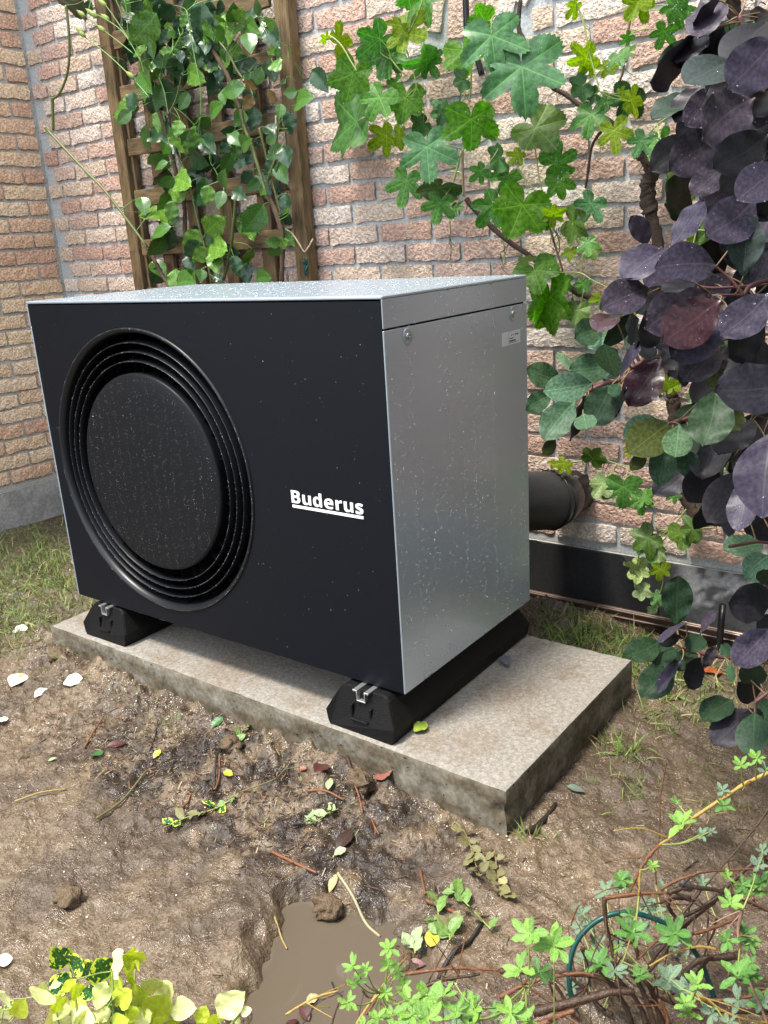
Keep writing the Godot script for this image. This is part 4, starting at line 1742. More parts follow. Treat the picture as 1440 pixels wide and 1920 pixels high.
func smoke_bush() -> void:
	var o := thing("smoke_bush", "smoke bush with rounded dark purple leaves, wet with rain, at the right", "smoke bush")
	var meshes := []
	for i in 8:
		meshes.append(simple_leaf(1, 300 + i))
	var fr := put_leaves(o, bush_leaves(), meshes, M.bush, "leaf", 1.0, 1.13)
	var nodes := put_stems(o, bush_stems(), M.red_stalk, "branch", .12, .55, 7)
	# limbs from the foot of the bush
	for q in [[Vector3(.95, -.12, -.62), Vector3(.88, .2, -.5), Vector3(.80, .5, -.35), Vector3(.74, .72, -.22), Vector3(.70, .9, -.15)], [Vector3(.96, -.12, -.64), Vector3(.85, .1, -.55), Vector3(.72, .22, -.42), Vector3(.6, .33, -.36)], [Vector3(.97, -.12, -.62), Vector3(.90, .5, -.5), Vector3(.85, .95, -.45), Vector3(.75, 1.2, -.4)]]:
		var st := begin()
		var line := smooth_line(q, 7)
		tube(st, line, .014, .006, 9, .08)
		put("limb", done(st), M.bark, o)
		for p in line:
			nodes.append(p)
	put_stalks(o, fr, nodes, M.shoot_brown, .16, .0014)
	wet(o, fr, [0, 4, 7], 24, .0003, .0012)

func shrub() -> void:
	var o := thing("low_shrub", "low bare branched shrub with fresh green leaf tufts in the near right corner", "shrub")
	var tw := [mat(Color(.075, .04, .025), .4), mat(Color(.20, .085, .04), .4), mat(Color(.52, .36, .09), .45), mat(Color(.42, .22, .16), .5), mat(Color(.02, .018, .016), .4)]
	for i in [0, 1, 2]:
		world_tex(tw[i], M.rose_bark.albedo_texture, .08, M.rose_bark.heightmap_texture, .15)
	var nodes := []
	for r in shrub_twigs():
		nodes += put_stems(o, [[int(r[0] * .68)] + r.slice(1)], tw[r[1]], "twig", .2, .6)
	var meshes := []
	for i in 5:
		meshes.append(simple_leaf(3, 400 + i))
	var data := shrub_rosettes()
	var n := 0
	var spare := [[], [], []]
	for i in data.size() / 5:
		var c := v3(data, i * 5)
		var rad: float = data[i * 5 + 3] * .0001
		var kind: int = data[i * 5 + 4]
		var up := Vector3(rng.randf_range(-.4, .6), 1.0, rng.randf_range(-.1, .8)).normalized()
		var e := up.cross(Vector3(.7, .1, .3)).normalized()
		var f := up.cross(e)
		var count := 7 if rad > .02 else 6
		for k in count:
			var an := TAU * k / count + rng.randf_range(-.35, .35)
			var lift := rng.randf_range(.15, .9) if k % 2 == 0 else rng.randf_range(-.2, .5)
			var d := (e * cos(an) + f * sin(an) + up * lift).normalized()
			var l := rad * rng.randf_range(.95, 1.3)
			var b := c - up * rad * .25
			var t := leaf_frame(b, b + d * l, (up - d * .4), rng.randf_range(1.0, 1.4))
			var m: Mesh = meshes[rng.randi() % 5]
			if kind == 2 or n >= 296:
				spare[kind].append(t)
			else:
				n += 1
				put("leaf", m, M.shrub[kind][rng.randi() % 3], o).transform = t
	for k in 3:
		if spare[k].size() > 0:
			var q := stuff("small_leaves", meshes[k], M.shrub[k][0], spare[k], [], o)
	# stalks under the tufts
	var st := begin()
	for i in data.size() / 5:
		var c := v3(data, i * 5)
		var best := Vector3(c.x, -.1, c.z)
		var bd := .16
		for p in nodes:
			if p.y < c.y + .01 and p.distance_to(c) < bd:
				bd = p.distance_to(c)
				best = p
		tube(st, smooth_line([c, c.lerp(best, .5) + Vector3(0, -.1 * bd, 0), best], 4), .0008, .0012, 5)
	put("leaf_stalks", done(st), M.shoot, o).set_meta("kind", "stuff")

func euonymus() -> void:
	var o := thing("euonymus", "yellow and white variegated low evergreen in the near left corner", "evergreen shrub")
	var meshes := []
	for i in 6:
		meshes.append(simple_leaf(2, 500 + i))
	var fr := put_leaves(o, euonymus_leaves(), meshes, M.euo, "leaf", 1.12)
	var nodes := []
	var c := Vector3.ZERO
	for f in fr:
		c += f[0].origin
	c /= fr.size()
	var st := begin()
	for i in range(0, fr.size(), 4):
		var b: Vector3 = fr[i][0].origin
		var foot := Vector3(lerpf(b.x, c.x, .35), -.1, lerpf(b.z, c.z, .3) + .03)
		var s := begin()
		var line := smooth_line([foot, foot.lerp(b, .5) + Vector3(.01, .01, 0), b + Vector3(0, -.004, 0)], 6)
		tube(s, line, .0022, .0014, 6)
		put("stem", done(s), M.shoot, o)
		for p in line:
			nodes.append(p)
	put_stalks(o, fr, nodes, M.shoot, .10, .001)

func hoop() -> void:
	var r: Array = hoop_path()[0]
	var pts := []
	for i in int(r[2]):
		pts.append(v3(r, 3 + i * 3))
	var st := begin()
	tube(st, smooth_line(pts, 5), .0038, .0038, 10)
	var o := put("plant_hoop", done(st), M.hoop)
	tag(o, "dark green coated plant hoop arching among the brown twigs", "plant support")

# ------------------------------------------------------------------ grass, litter, small things
func blade() -> ArrayMesh:
	var st := begin()
	st.set_smooth_group(1)
	var prev := []
	for i in 4:
		var t := i / 3.0
		var w := .035 * (1.0 - t * .92)
		var p := Vector3(0, t * (1.0 - .25 * t), t * t * .55)
		var row := [p - Vector3(w, 0, 0), p + Vector3(w, 0, 0)]
		if i > 0:
			quad(st, prev[0], prev[1], row[1], row[0], Vector3(0, .3, -1))
		prev = row
	return done(st)

func grass_and_litter() -> void:
	var where := []
	var tint := []
	# patches: centre, size, count, length
	for q in [[-1.85, -.35, .55, .55, 3600, .055], [-1.60, .02, .45, .22, 1500, .045], [-1.45, .30, .35, .15, 350, .035], [.12, -.76, .24, .12, 1300, .055], [.36, -.62, .14, .14, 500, .05], [.34, -.33, .05, .05, 110, .055], [.30, .03, .03, .03, 26, .05], [.42, -.22, .10, .08, 90, .04], [-.9, .16, .25, .06, 90, .03], [.56, -.25, .06, .05, 130, .03], [.5, -.5, .2, .2, 160, .035], [.66, -.12, .05, .05, 70, .03], [-.6, .14, .3, .05, 60, .03]]:
		for i in q[4]:
			var x: float = q[0] + rng.randfn(0, .5) * q[2]
			var z: float = q[1] + rng.randfn(0, .5) * q[3]
			if z < -.955 or x < -2.40 or (x > -1.22 and x < .27 and z < .058 and z > -.565):
				continue
			if n_clod.get_noise_2d(x * .6, z * .6 + 20.0) < -.12 and rng.randf() < .8:
				continue
			var l: float = q[5] * rng.randf_range(.45, 1.35)
			var lean := Basis(Vector3(rng.randf_range(-1, 1), 0, rng.randf_range(-1, 1)).normalized(), rng.randf_range(.2, 1.15))
			where.append(Transform3D((lean * Basis(Vector3.UP, rng.randf() * TAU)).scaled(Vector3.ONE * l), Vector3(x, height(x, z) - .002, z)))
			var g := rng.randf()
			tint.append(Color(.085, .17, .035).lerp(Color(.22, .27, .075), g) if rng.randf() < .84 else Color(.40, .33, .16).lerp(Color(.26, .20, .09), g))
	var gm := mat(Color.WHITE, .5, .4)
	gm.vertex_color_use_as_albedo = true
	gm.cull_mode = BaseMaterial3D.CULL_DISABLED
	gm.backlight_enabled = true
	gm.backlight = Color(.3, .35, .1)
	var g := stuff("grass", blade(), gm, where, tint)
	g.set_meta("label", "patchy wet grass at the left and along the foot of the long wall")
	g.set_meta("category", "grass")
	# dark plant litter on the bank before the slab
	where = []
	tint = []
	var chip := box_mesh(Vector3(-.5, -.06, -.11), Vector3(.5, .06, .11), .02)
	for i in 14000:
		var x := rng.randf_range(-1.6, .9)
		var z := rng.randf_range(.075, .42) if rng.randf() < .6 else rng.randf_range(-.4, .9)
		if x > -1.23 and x < .28 and z < .07 or in_puddle(x, z) < .0:
			continue
		var d := smoothstep(-1.1, -.55, x) * smoothstep(.2, -.1, x) * smoothstep(.42, .25, z)
		if rng.randf() > d + .10 or n_mid.get_noise_2d(x, z) < -.35:
			continue
		var l := rng.randf_range(.004, .020) * (1.7 if rng.randf() < .12 else 1.0)
		var b := Basis(Vector3.UP, rng.randf() * TAU) * Basis(Vector3.BACK, rng.randf_range(-.5, .5))
		where.append(Transform3D(b.scaled_local(Vector3(l, rng.randf_range(.004, .012), rng.randf_range(.003, .010))), Vector3(x, height(x, z) + .001, z)))
		var c := rng.randf()
		tint.append(Color(.040, .028, .024) if c < .55 else (Color(.11, .065, .04) if c < .80 else (Color(.24, .13, .065) if c < .90 else (Color(.33, .28, .17) if c < .97 else Color(.16, .22, .07)))))
	var lm := mat(Color.WHITE, .45, .5)
	lm.vertex_color_use_as_albedo = true
	var lt := stuff("plant_litter", chip, lm, where, tint)
	lt.set_meta("label", "dark wet bits of bark and stalk scattered on the mud before the slab")
	lt.set_meta("category", "litter")
	# grit
	where = []
	tint = []
	var sm := SphereMesh.new()
	sm.radial_segments = 7
	sm.rings = 4
	for i in 2200:
		var x := rng.randf_range(-1.3, 1.0)
		var z := rng.randf_range(.06, .7) if rng.randf() < .5 else .06 + absf(rng.randfn(0, .035))
		if z < .4 and rng.randf() < .45:
			x = rng.randfn(-.78, .22)
			z = .065 + absf(rng.randfn(0, .05))
		if x > -1.22 and x < .27 and z < .06:
			continue
		if in_puddle(x, z) < .02:
			continue
		var r := lerpf(.0010, .0048, pow(rng.randf(), 4.0))
		where.append(Transform3D(Basis(Vector3.UP, rng.randf() * TAU).scaled(Vector3(r * rng.randf_range(.8, 1.3), r * .7, r)), Vector3(x, height(x, z) + r * .3, z)))
		var c := rng.randf()
		tint.append(Color(.45, .38, .28).lerp(Color(.2, .17, .15), c) if rng.randf() < .75 else Color(.62, .55, .45))
	var pm := mat(Color.WHITE, .4, .5)
	pm.vertex_color_use_as_albedo = true
	var gr := stuff("gravel", sm, pm, where, tint)
	gr.set_meta("label", "fine grit and small pebbles scattered along the foot of the slab")
	gr.set_meta("category", "gravel")
	# clods of earth
	for q in [[-1.135, .085, .028, "dark crumbly clod of earth against the slab's left end"], [-.40, .135, .022, "pale lump of clay lying on the litter before the right rubber block"], [-.055, .105, .026, "lump of clay at the slab's front face beside the red leaf"], [.075, .365, .024, "muddy clod overhanging the far rim of the puddle"], [.245, .385, .026, "dark clod under the green sprig at the puddle rim"], [-.32, .62, .022, "dark wet clod standing in the trampled mud before the yellow leaved plant"]]:
		var st := begin()
		st.set_smooth_group(1)
		var nn := 22
		var grid := []
		for j in nn / 2 + 1:
			var row := []
			for i in nn:
				var th := PI * j / (nn / 2)
				var ph := TAU * i / nn
				var d := Vector3(sin(th) * cos(ph), cos(th), sin(th) * sin(ph))
				var r: float = q[2] * (1.0 + n_fine.get_noise_3dv(d * .05 + Vector3(q[0], 0, q[1])) * .55 + n_fine.get_noise_3dv(d * .16 + Vector3(q[0], 3, q[1])) * .3)
				row.append(d * r * Vector3(1.2, .8, 1.0))
			grid.append(row)
		for j in nn / 2:
			for i in nn:
				var i2 := (i + 1) % nn
				var mid: Vector3 = grid[j][i] + grid[j + 1][i2]
				if j > 0:
					tri(st, grid[j][i], grid[j][i2], grid[j + 1][i2], mid)
				if j < nn / 2 - 1:
					tri(st, grid[j][i], grid[j + 1][i2], grid[j + 1][i], mid)
		var c := put("mud_clod", done(st), M.clod)
		c.position = Vector3(q[0], height(q[0], q[1]) + q[2] * .3, q[1])
		tag(c, q[3], "clod", "clods of earth")

func debris() -> void:
	var meshes := []
	for i in 5:
		meshes.append(simple_leaf(4, 600 + i))
	var narrow := []
	for i in 3:
		narrow.append(simple_leaf(2, 620 + i))
	var i := 0
	for q in debris_list():
		var a := Vector3(q[4] * .001, 0, q[5] * .001)
		var b := Vector3(q[6] * .001, 0, q[7] * .001)
		if q[8] == 1:
			a.y = .008
			b.y = .012
		else:
			a.y = height(a.x, a.z) + .005
			b.y = height(b.x, b.z) + .009
			if in_puddle(a.x, a.z) < 0.0:
				a.y = maxf(a.y, -.130)
			if in_puddle(b.x, b.z) < 0.0:
				b.y = maxf(b.y, -.127)
		var kind: String = q[3]
		var n := Vector3(rng.randf_range(-.3, .3), 1, rng.randf_range(-.1, .5))
		var t := leaf_frame(a, b, n, 1.0 if kind.begins_with("petal") else .95)
		var big := kind.ends_with("_big")
		if kind.begins_with("petal"):
			var o := put(q[0], meshes[i % 5], M.petal)
			o.transform = t
			tag(o, q[1], q[2], "fallen petals")
			if kind == "petal_pink" or kind == "petal_y":
				var st := begin()
				st.set_smooth_group(1)
				var arr: Array = (meshes[i % 5] as ArrayMesh).surface_get_arrays(0)
				var vs: PackedVector3Array = arr[Mesh.ARRAY_VERTEX]
				for k in 8:
					var z0 := .12 + k * .08 if kind == "petal_pink" else .62 + k * .045
					var p0 := _mid(vs, z0)
					var p1 := _mid(vs, z0 + (.08 if kind == "petal_pink" else .045))
					var w := .045 * sin(PI * (k + .5) / 8.0) if kind == "petal_pink" else .16 * (1.0 - k / 9.0)
					quad(st, p0 + Vector3(-w, .012, 0), p0 + Vector3(w, .012, 0), p1 + Vector3(w, .012, 0), p1 + Vector3(-w, .012, 0), Vector3.UP)
				put("streak" if kind == "petal_pink" else "yellow_tip", done(st), M.petal_pink if kind == "petal_pink" else M.petal_yellow, o)
		else:
			var o := put(q[0], meshes[i % 5] if i % 3 > 0 else narrow[i % 3], M.dead[kind])
			o.transform = t
			tag(o, q[1], q[2], "fallen leaves")
		i += 1
	var tone := [Color(.07, .045, .03), Color(.25, .10, .045), Color(.42, .33, .13), Color(.4, .2, .15), Color(.022, .018, .016), Color(.20, .19, .07), Color(.45, .43, .28)]
	var tm := []
	for c in tone:
		tm.append(world_tex(mat(c, .45), M.rose_bark.albedo_texture, .06, M.rose_bark.heightmap_texture, .1))
	for q in twig_list():
		var pts := []
		for k in (q.size() - 3) / 2:
			var x: float = q[3 + k * 2] * .001
			var z: float = q[4 + k * 2] * .001
			var y := height(x, z) + .004 + rng.randf_range(0, .006)
			if in_puddle(x, z) < .01:
				y = maxf(y, -.1315)
			pts.append(Vector3(x, y, z))
		var st := begin()
		tube(st, smooth_line(pts, 6), q[2] * .001, q[2] * .0007, 7, .15)
		var o := put("twig", done(st), tm[q[1]])
		tag(o, q[0], "twig", "twigs lying on the mud")
	var sm := []
	for k in 4:
		sm.append(simple_leaf(2, 640 + k))
	for q in sprig_list():
		var o := thing("leafy_sprig", q[0], "sprig", Vector3.ZERO, "sprigs lying on the mud")
		var pts := []
		for k in (q.size() - 3) / 2:
			var x: float = q[3 + k * 2] * .001
			var z: float = q[4 + k * 2] * .001
			pts.append(Vector3(x, maxf(height(x, z), -.13) + .010, z))
		var line := smooth_line(pts, 6)
		var st := begin()
		tube(st, line, .0014, .001, 6)
		put("stem", done(st), M.shoot if q[1] != 2 else M.shoot_brown, o)
		for k in int(q[2]):
			var f: float = (k + 1.0) / (q[2] + 1.0)
			var at := line[int(f * (line.size() - 1))]
			var d := (line[mini(int(f * (line.size() - 1)) + 1, line.size() - 1)] - line[maxi(int(f * (line.size() - 1)) - 1, 0)]).normalized()
			var s := d.cross(Vector3.UP) * (1.0 if k % 2 == 0 else -1.0)
			var dir := (d * rng.randf_range(-.2, 1.3) + s * rng.randf_range(.4, 1.0) + Vector3(0, rng.randf_range(.0, .9), 0)).normalized()
			var l := rng.randf_range(.018, .036)
			var m: Material = M.euo[0]
			if q[1] == 1:
				m = M.dead.pale
			elif q[1] == 2:
				m = M.mudleaf if rng.randf() < .85 else M.dead.straw
			elif q[1] >= 3:
				m = M.greenleaf if rng.randf() < .75 else M.mudleaf
			elif rng.randf() < .75:
				m = M.mudleaf if rng.randf() < .6 else M.greenleaf
			put("leaf", sm[k % 4], m, o).transform = leaf_frame(at, at + dir * l, Vector3(rng.randf_range(-.9, .9), 1, rng.randf_range(-.6, .9)), 1.1)

func _mid(vs: PackedVector3Array, z: float) -> Vector3:
	var best := Vector3.ZERO
	var bd := 9.0
	for v in vs:
		var d := absf(v.z - z) + absf(v.x) * .5
		if d < bd:
			bd = d
			best = v
	return Vector3(best.x, best.y, z)

# ---- places of leaves and stems: millimetres in the world, read by the plant builders ----

func rose_leaves_0() -> Array:
	return [
		-1884,1853,-896,-2040,1875,-912,-17,-76,63,2,
		-1795,1831,-857,-1825,1796,-856,35,-26,90,2,
		-1459,1729,-845,-1551,1657,-805,63,-45,63,1,
		-1530,1747,-899,-1590,1796,-880,5,-30,95,2,
		-1483,1784,-882,-1502,1707,-896,85,-30,44,2,
		-1404,1660,-874,-1421,1667,-848,77,-30,57,1,
		-1586,1578,-852,-1514,1508,-822,-8,33,94,0,
		-1502,1597,-880,-1541,1545,-862,76,-63,-16,1,
		-1658,1520,-861,-1678,1485,-844,19,32,93,1,
		-1682,1489,-882,-1780,1472,-878,-4,42,91,1,
		-1635,1463,-837,-1683,1430,-808,48,7,88,0,
		-1677,1510,-882,-1647,1466,-862,82,35,-44,0,
		-1427,1618,-865,-1468,1618,-848,38,-1,93,1,
		-1407,1605,-845,-1445,1571,-838,48,-38,79,0,
		-1387,1613,-851,-1369,1574,-844,67,40,62,2,
		-1447,1598,-863,-1510,1598,-853,16,11,98,2,
		-1377,1588,-853,-1454,1554,-858,20,-56,80,2,
		-1370,1709,-868,-1409,1665,-872,49,-51,70,2,
		-1373,1637,-858,-1399,1620,-848,56,-47,68,0,
		-1525,1710,-904,-1575,1672,-919,36,-72,59,2,
		-1544,1673,-879,-1535,1618,-873,26,15,95,0,
		-1645,1757,-905,-1694,1733,-898,33,-39,86,2,
		-1690,1632,-880,-1724,1618,-885,8,-53,84,2,
		-1470,1392,-870,-1491,1370,-865,57,-38,73,1,
		-1436,1413,-867,-1439,1371,-844,63,34,70,0,
		-1605,1618,-874,-1539,1590,-861,-26,-14,96,0,
		-1418,1569,-878,-1424,1515,-855,99,-13,-5,2,
		-1519,1778,-845,-1573,1756,-841,24,-44,87,2,
		-1414,1749,-880,-1492,1728,-887,10,-65,75,2,
		-1448,1685,-879,-1484,1651,-866,49,-20,85,2,
		-1373,1543,-842,-1440,1533,-857,-6,-67,74,2,
		-1500,1710,-901,-1569,1687,-913,18,-82,55,2,
		-1602,1662,-891,-1575,1610,-890,16,9,98,2,
		-1266,1728,-863,-1296,1637,-857,56,-13,82,2,
		-1292,1640,-868,-1283,1572,-866,77,12,62,2,
		-1369,1665,-887,-1325,1601,-877,45,43,78,2,
		-1255,1734,-880,-1267,1685,-897,42,-40,81,2,
		-1220,1731,-901,-1229,1689,-885,98,-15,13,2,
		-1255,1700,-888,-1226,1657,-895,30,7,95,2,
		-1342,1709,-865,-1355,1673,-848,77,1,63,1,
		-1380,1677,-876,-1400,1658,-863,72,-32,62,2,
		-1310,1745,-883,-1355,1723,-862,54,-39,74,0,
		-1259,1680,-894,-1254,1611,-850,95,22,24,1,
		-1153,1649,-842,-1154,1664,-806,-4,-92,39,1,
		-1166,1675,-868,-1164,1653,-840,34,75,56,1,
		-1183,1645,-861,-1179,1601,-819,99,-1,-11,1,
		-1144,1652,-879,-1095,1681,-826,23,-93,29,0,
		-1124,1652,-859,-1065,1663,-833,-15,-72,67,1,
		-1151,1656,-877,-1158,1595,-851,-1,39,92,1,
		-1092,1629,-860,-1139,1625,-856,3,51,86,0,
		-1069,1655,-891,-1140,1680,-916,0,71,71,2,
		-1013,1641,-836,-1004,1680,-828,95,-25,18,0,
		-1099,1641,-874,-1040,1605,-856,-16,21,96,0,
		-1069,1606,-843,-1040,1551,-819,53,56,64,0,
		-1053,1640,-882,-1099,1645,-892,-19,-89,41,2,
		-954,1602,-805,-906,1601,-787,-30,-53,79,1,
		-977,1556,-864,-978,1535,-830,95,26,19,1,
		-954,1550,-843,-962,1523,-852,52,-40,76,0,
		-983,1522,-865,-1019,1504,-858,38,-43,82,0,
		-979,1514,-846,-933,1485,-820,0,65,76,1,
		-1072,1538,-881,-1121,1520,-865,38,-24,89,2,
		-1040,1511,-863,-1078,1468,-859,47,-34,82,0,
		-1086,1505,-858,-1103,1483,-849,65,-20,74,0,
		-1074,1458,-867,-1108,1479,-851,7,-52,85,3,
		-1080,1438,-854,-1094,1399,-823,95,-10,29,3,
		-1101,1464,-844,-1179,1458,-828,18,18,97,0,
		-1216,1476,-866,-1191,1433,-840,-10,48,87,0,
		-1141,1420,-915,-1146,1354,-901,66,11,74,2,
		-1157,1408,-887,-1160,1365,-846,87,30,39,0,
		-865,1481,-887,-815,1420,-886,7,8,99,2,
		-907,1427,-863,-946,1426,-847,40,-2,92,0,
		-918,1391,-861,-838,1399,-840,-27,42,87,0,
		-963,1400,-849,-962,1362,-833,71,29,64,0,
		-982,1385,-899,-976,1325,-889,74,18,65,2,
		-918,1508,-877,-905,1557,-855,97,-26,0,3,
		-933,1515,-890,-921,1546,-857,92,4,-38,1,
		-948,1465,-861,-954,1453,-849,82,14,56,0,
		-973,1402,-842,-991,1439,-825,-3,-45,89,3,
		-1201,1447,-884,-1243,1429,-898,14,-77,63,2,
		-1294,1408,-873,-1224,1432,-861,-20,12,97,0,
		-1341,1415,-912,-1421,1393,-908,25,-80,55,0,
		-1413,1408,-850,-1414,1361,-824,78,29,56,1,
		-1382,1374,-858,-1420,1337,-853,54,-46,70,0,
		-1345,1540,-894,-1350,1507,-903,73,-28,63,2,
		-1354,1382,-863,-1345,1359,-878,59,-28,76,2,
		-1169,1556,-879,-1172,1503,-865,98,0,19,2,
		-1188,1340,-845,-1146,1307,-842,28,43,86,0,
		-1382,1621,-891,-1424,1591,-877,58,-50,64,0,
		-1376,1593,-876,-1426,1553,-876,46,-59,66,2,
		-1419,1567,-891,-1463,1529,-896,41,-57,71,2,
		-1081,1528,-889,-1050,1487,-884,48,45,76,2,
		-1383,1355,-873,-1418,1308,-861,64,-28,71,1,
		-1344,1345,-861,-1291,1297,-871,68,74,-2,0,
		-1504,1350,-853,-1476,1315,-817,84,51,-16,0,
		-1510,1315,-860,-1605,1292,-857,20,-80,57,0,
		-1500,1288,-850,-1538,1270,-828,24,52,82,0,
		-1551,1270,-890,-1634,1229,-894,41,-88,25,2,
		-1454,1237,-827,-1507,1213,-811,47,-62,63,0,
		-1468,1233,-845,-1371,1203,-816,-17,36,92,1,
		-1502,1228,-848,-1535,1194,-857,48,-62,62,2,
		-1431,1178,-854,-1507,1194,-847,11,7,99,1,
		-1558,1199,-891,-1578,1142,-849,94,-34,1,1,
		-1495,1165,-849,-1512,1102,-834,70,-2,71,1,
		-1487,1108,-862,-1528,1092,-850,5,49,87,2,
		-1541,1082,-864,-1607,1054,-831,16,57,80,0,
		-1593,1054,-870,-1643,994,-835,81,-52,28,0,
		-1593,1072,-906,-1629,1007,-911,60,-38,70,2,
		-1491,1255,-920,-1413,1219,-940,30,13,94,2,
		-1312,1200,-851,-1334,1143,-846,58,-13,81,1,
		-1289,1178,-891,-1305,1138,-868,81,0,58,0,
		-1348,1051,-844,-1240,1090,-828,5,-49,87,1,
		-1390,1041,-876,-1291,1050,-851,-24,1,97,2,
		-1410,1053,-884,-1497,1017,-872,22,-20,96,1,
		-1420,1024,-881,-1496,986,-872,26,-30,92,2,
		-1385,1000,-883,-1441,966,-859,51,-25,82,1,
		-1358,1006,-859,-1238,992,-817,-28,30,91,1,
		-1328,987,-839,-1291,923,-824,55,48,69,1,
		-1439,928,-858,-1508,901,-834,36,-8,93,0,
		-1398,935,-850,-1383,897,-827,75,52,40,0,
		-1511,887,-830,-1396,893,-800,-25,42,87,0,
		-1430,1075,-891,-1466,1058,-887,24,-29,92,2,
		-1177,1304,-874,-1208,1342,-857,55,6,84,0,
		-1145,1299,-847,-1079,1312,-822,-32,-19,93,0,
		-1232,1291,-889,-1281,1237,-889,60,-53,60,0,
		-1212,1183,-820,-1174,1229,-791,-18,-41,89,0,
		-1243,1176,-845,-1249,1127,-817,48,39,79,0,
		-1240,1175,-882,-1186,1148,-879,12,36,93,2,
		-1137,1229,-875,-1189,1199,-878,21,-42,88,2,
		-1113,1200,-880,-1141,1172,-855,74,-15,66,0,
		-1082,1123,-856,-1141,1049,-818,72,-25,65,0,
	]

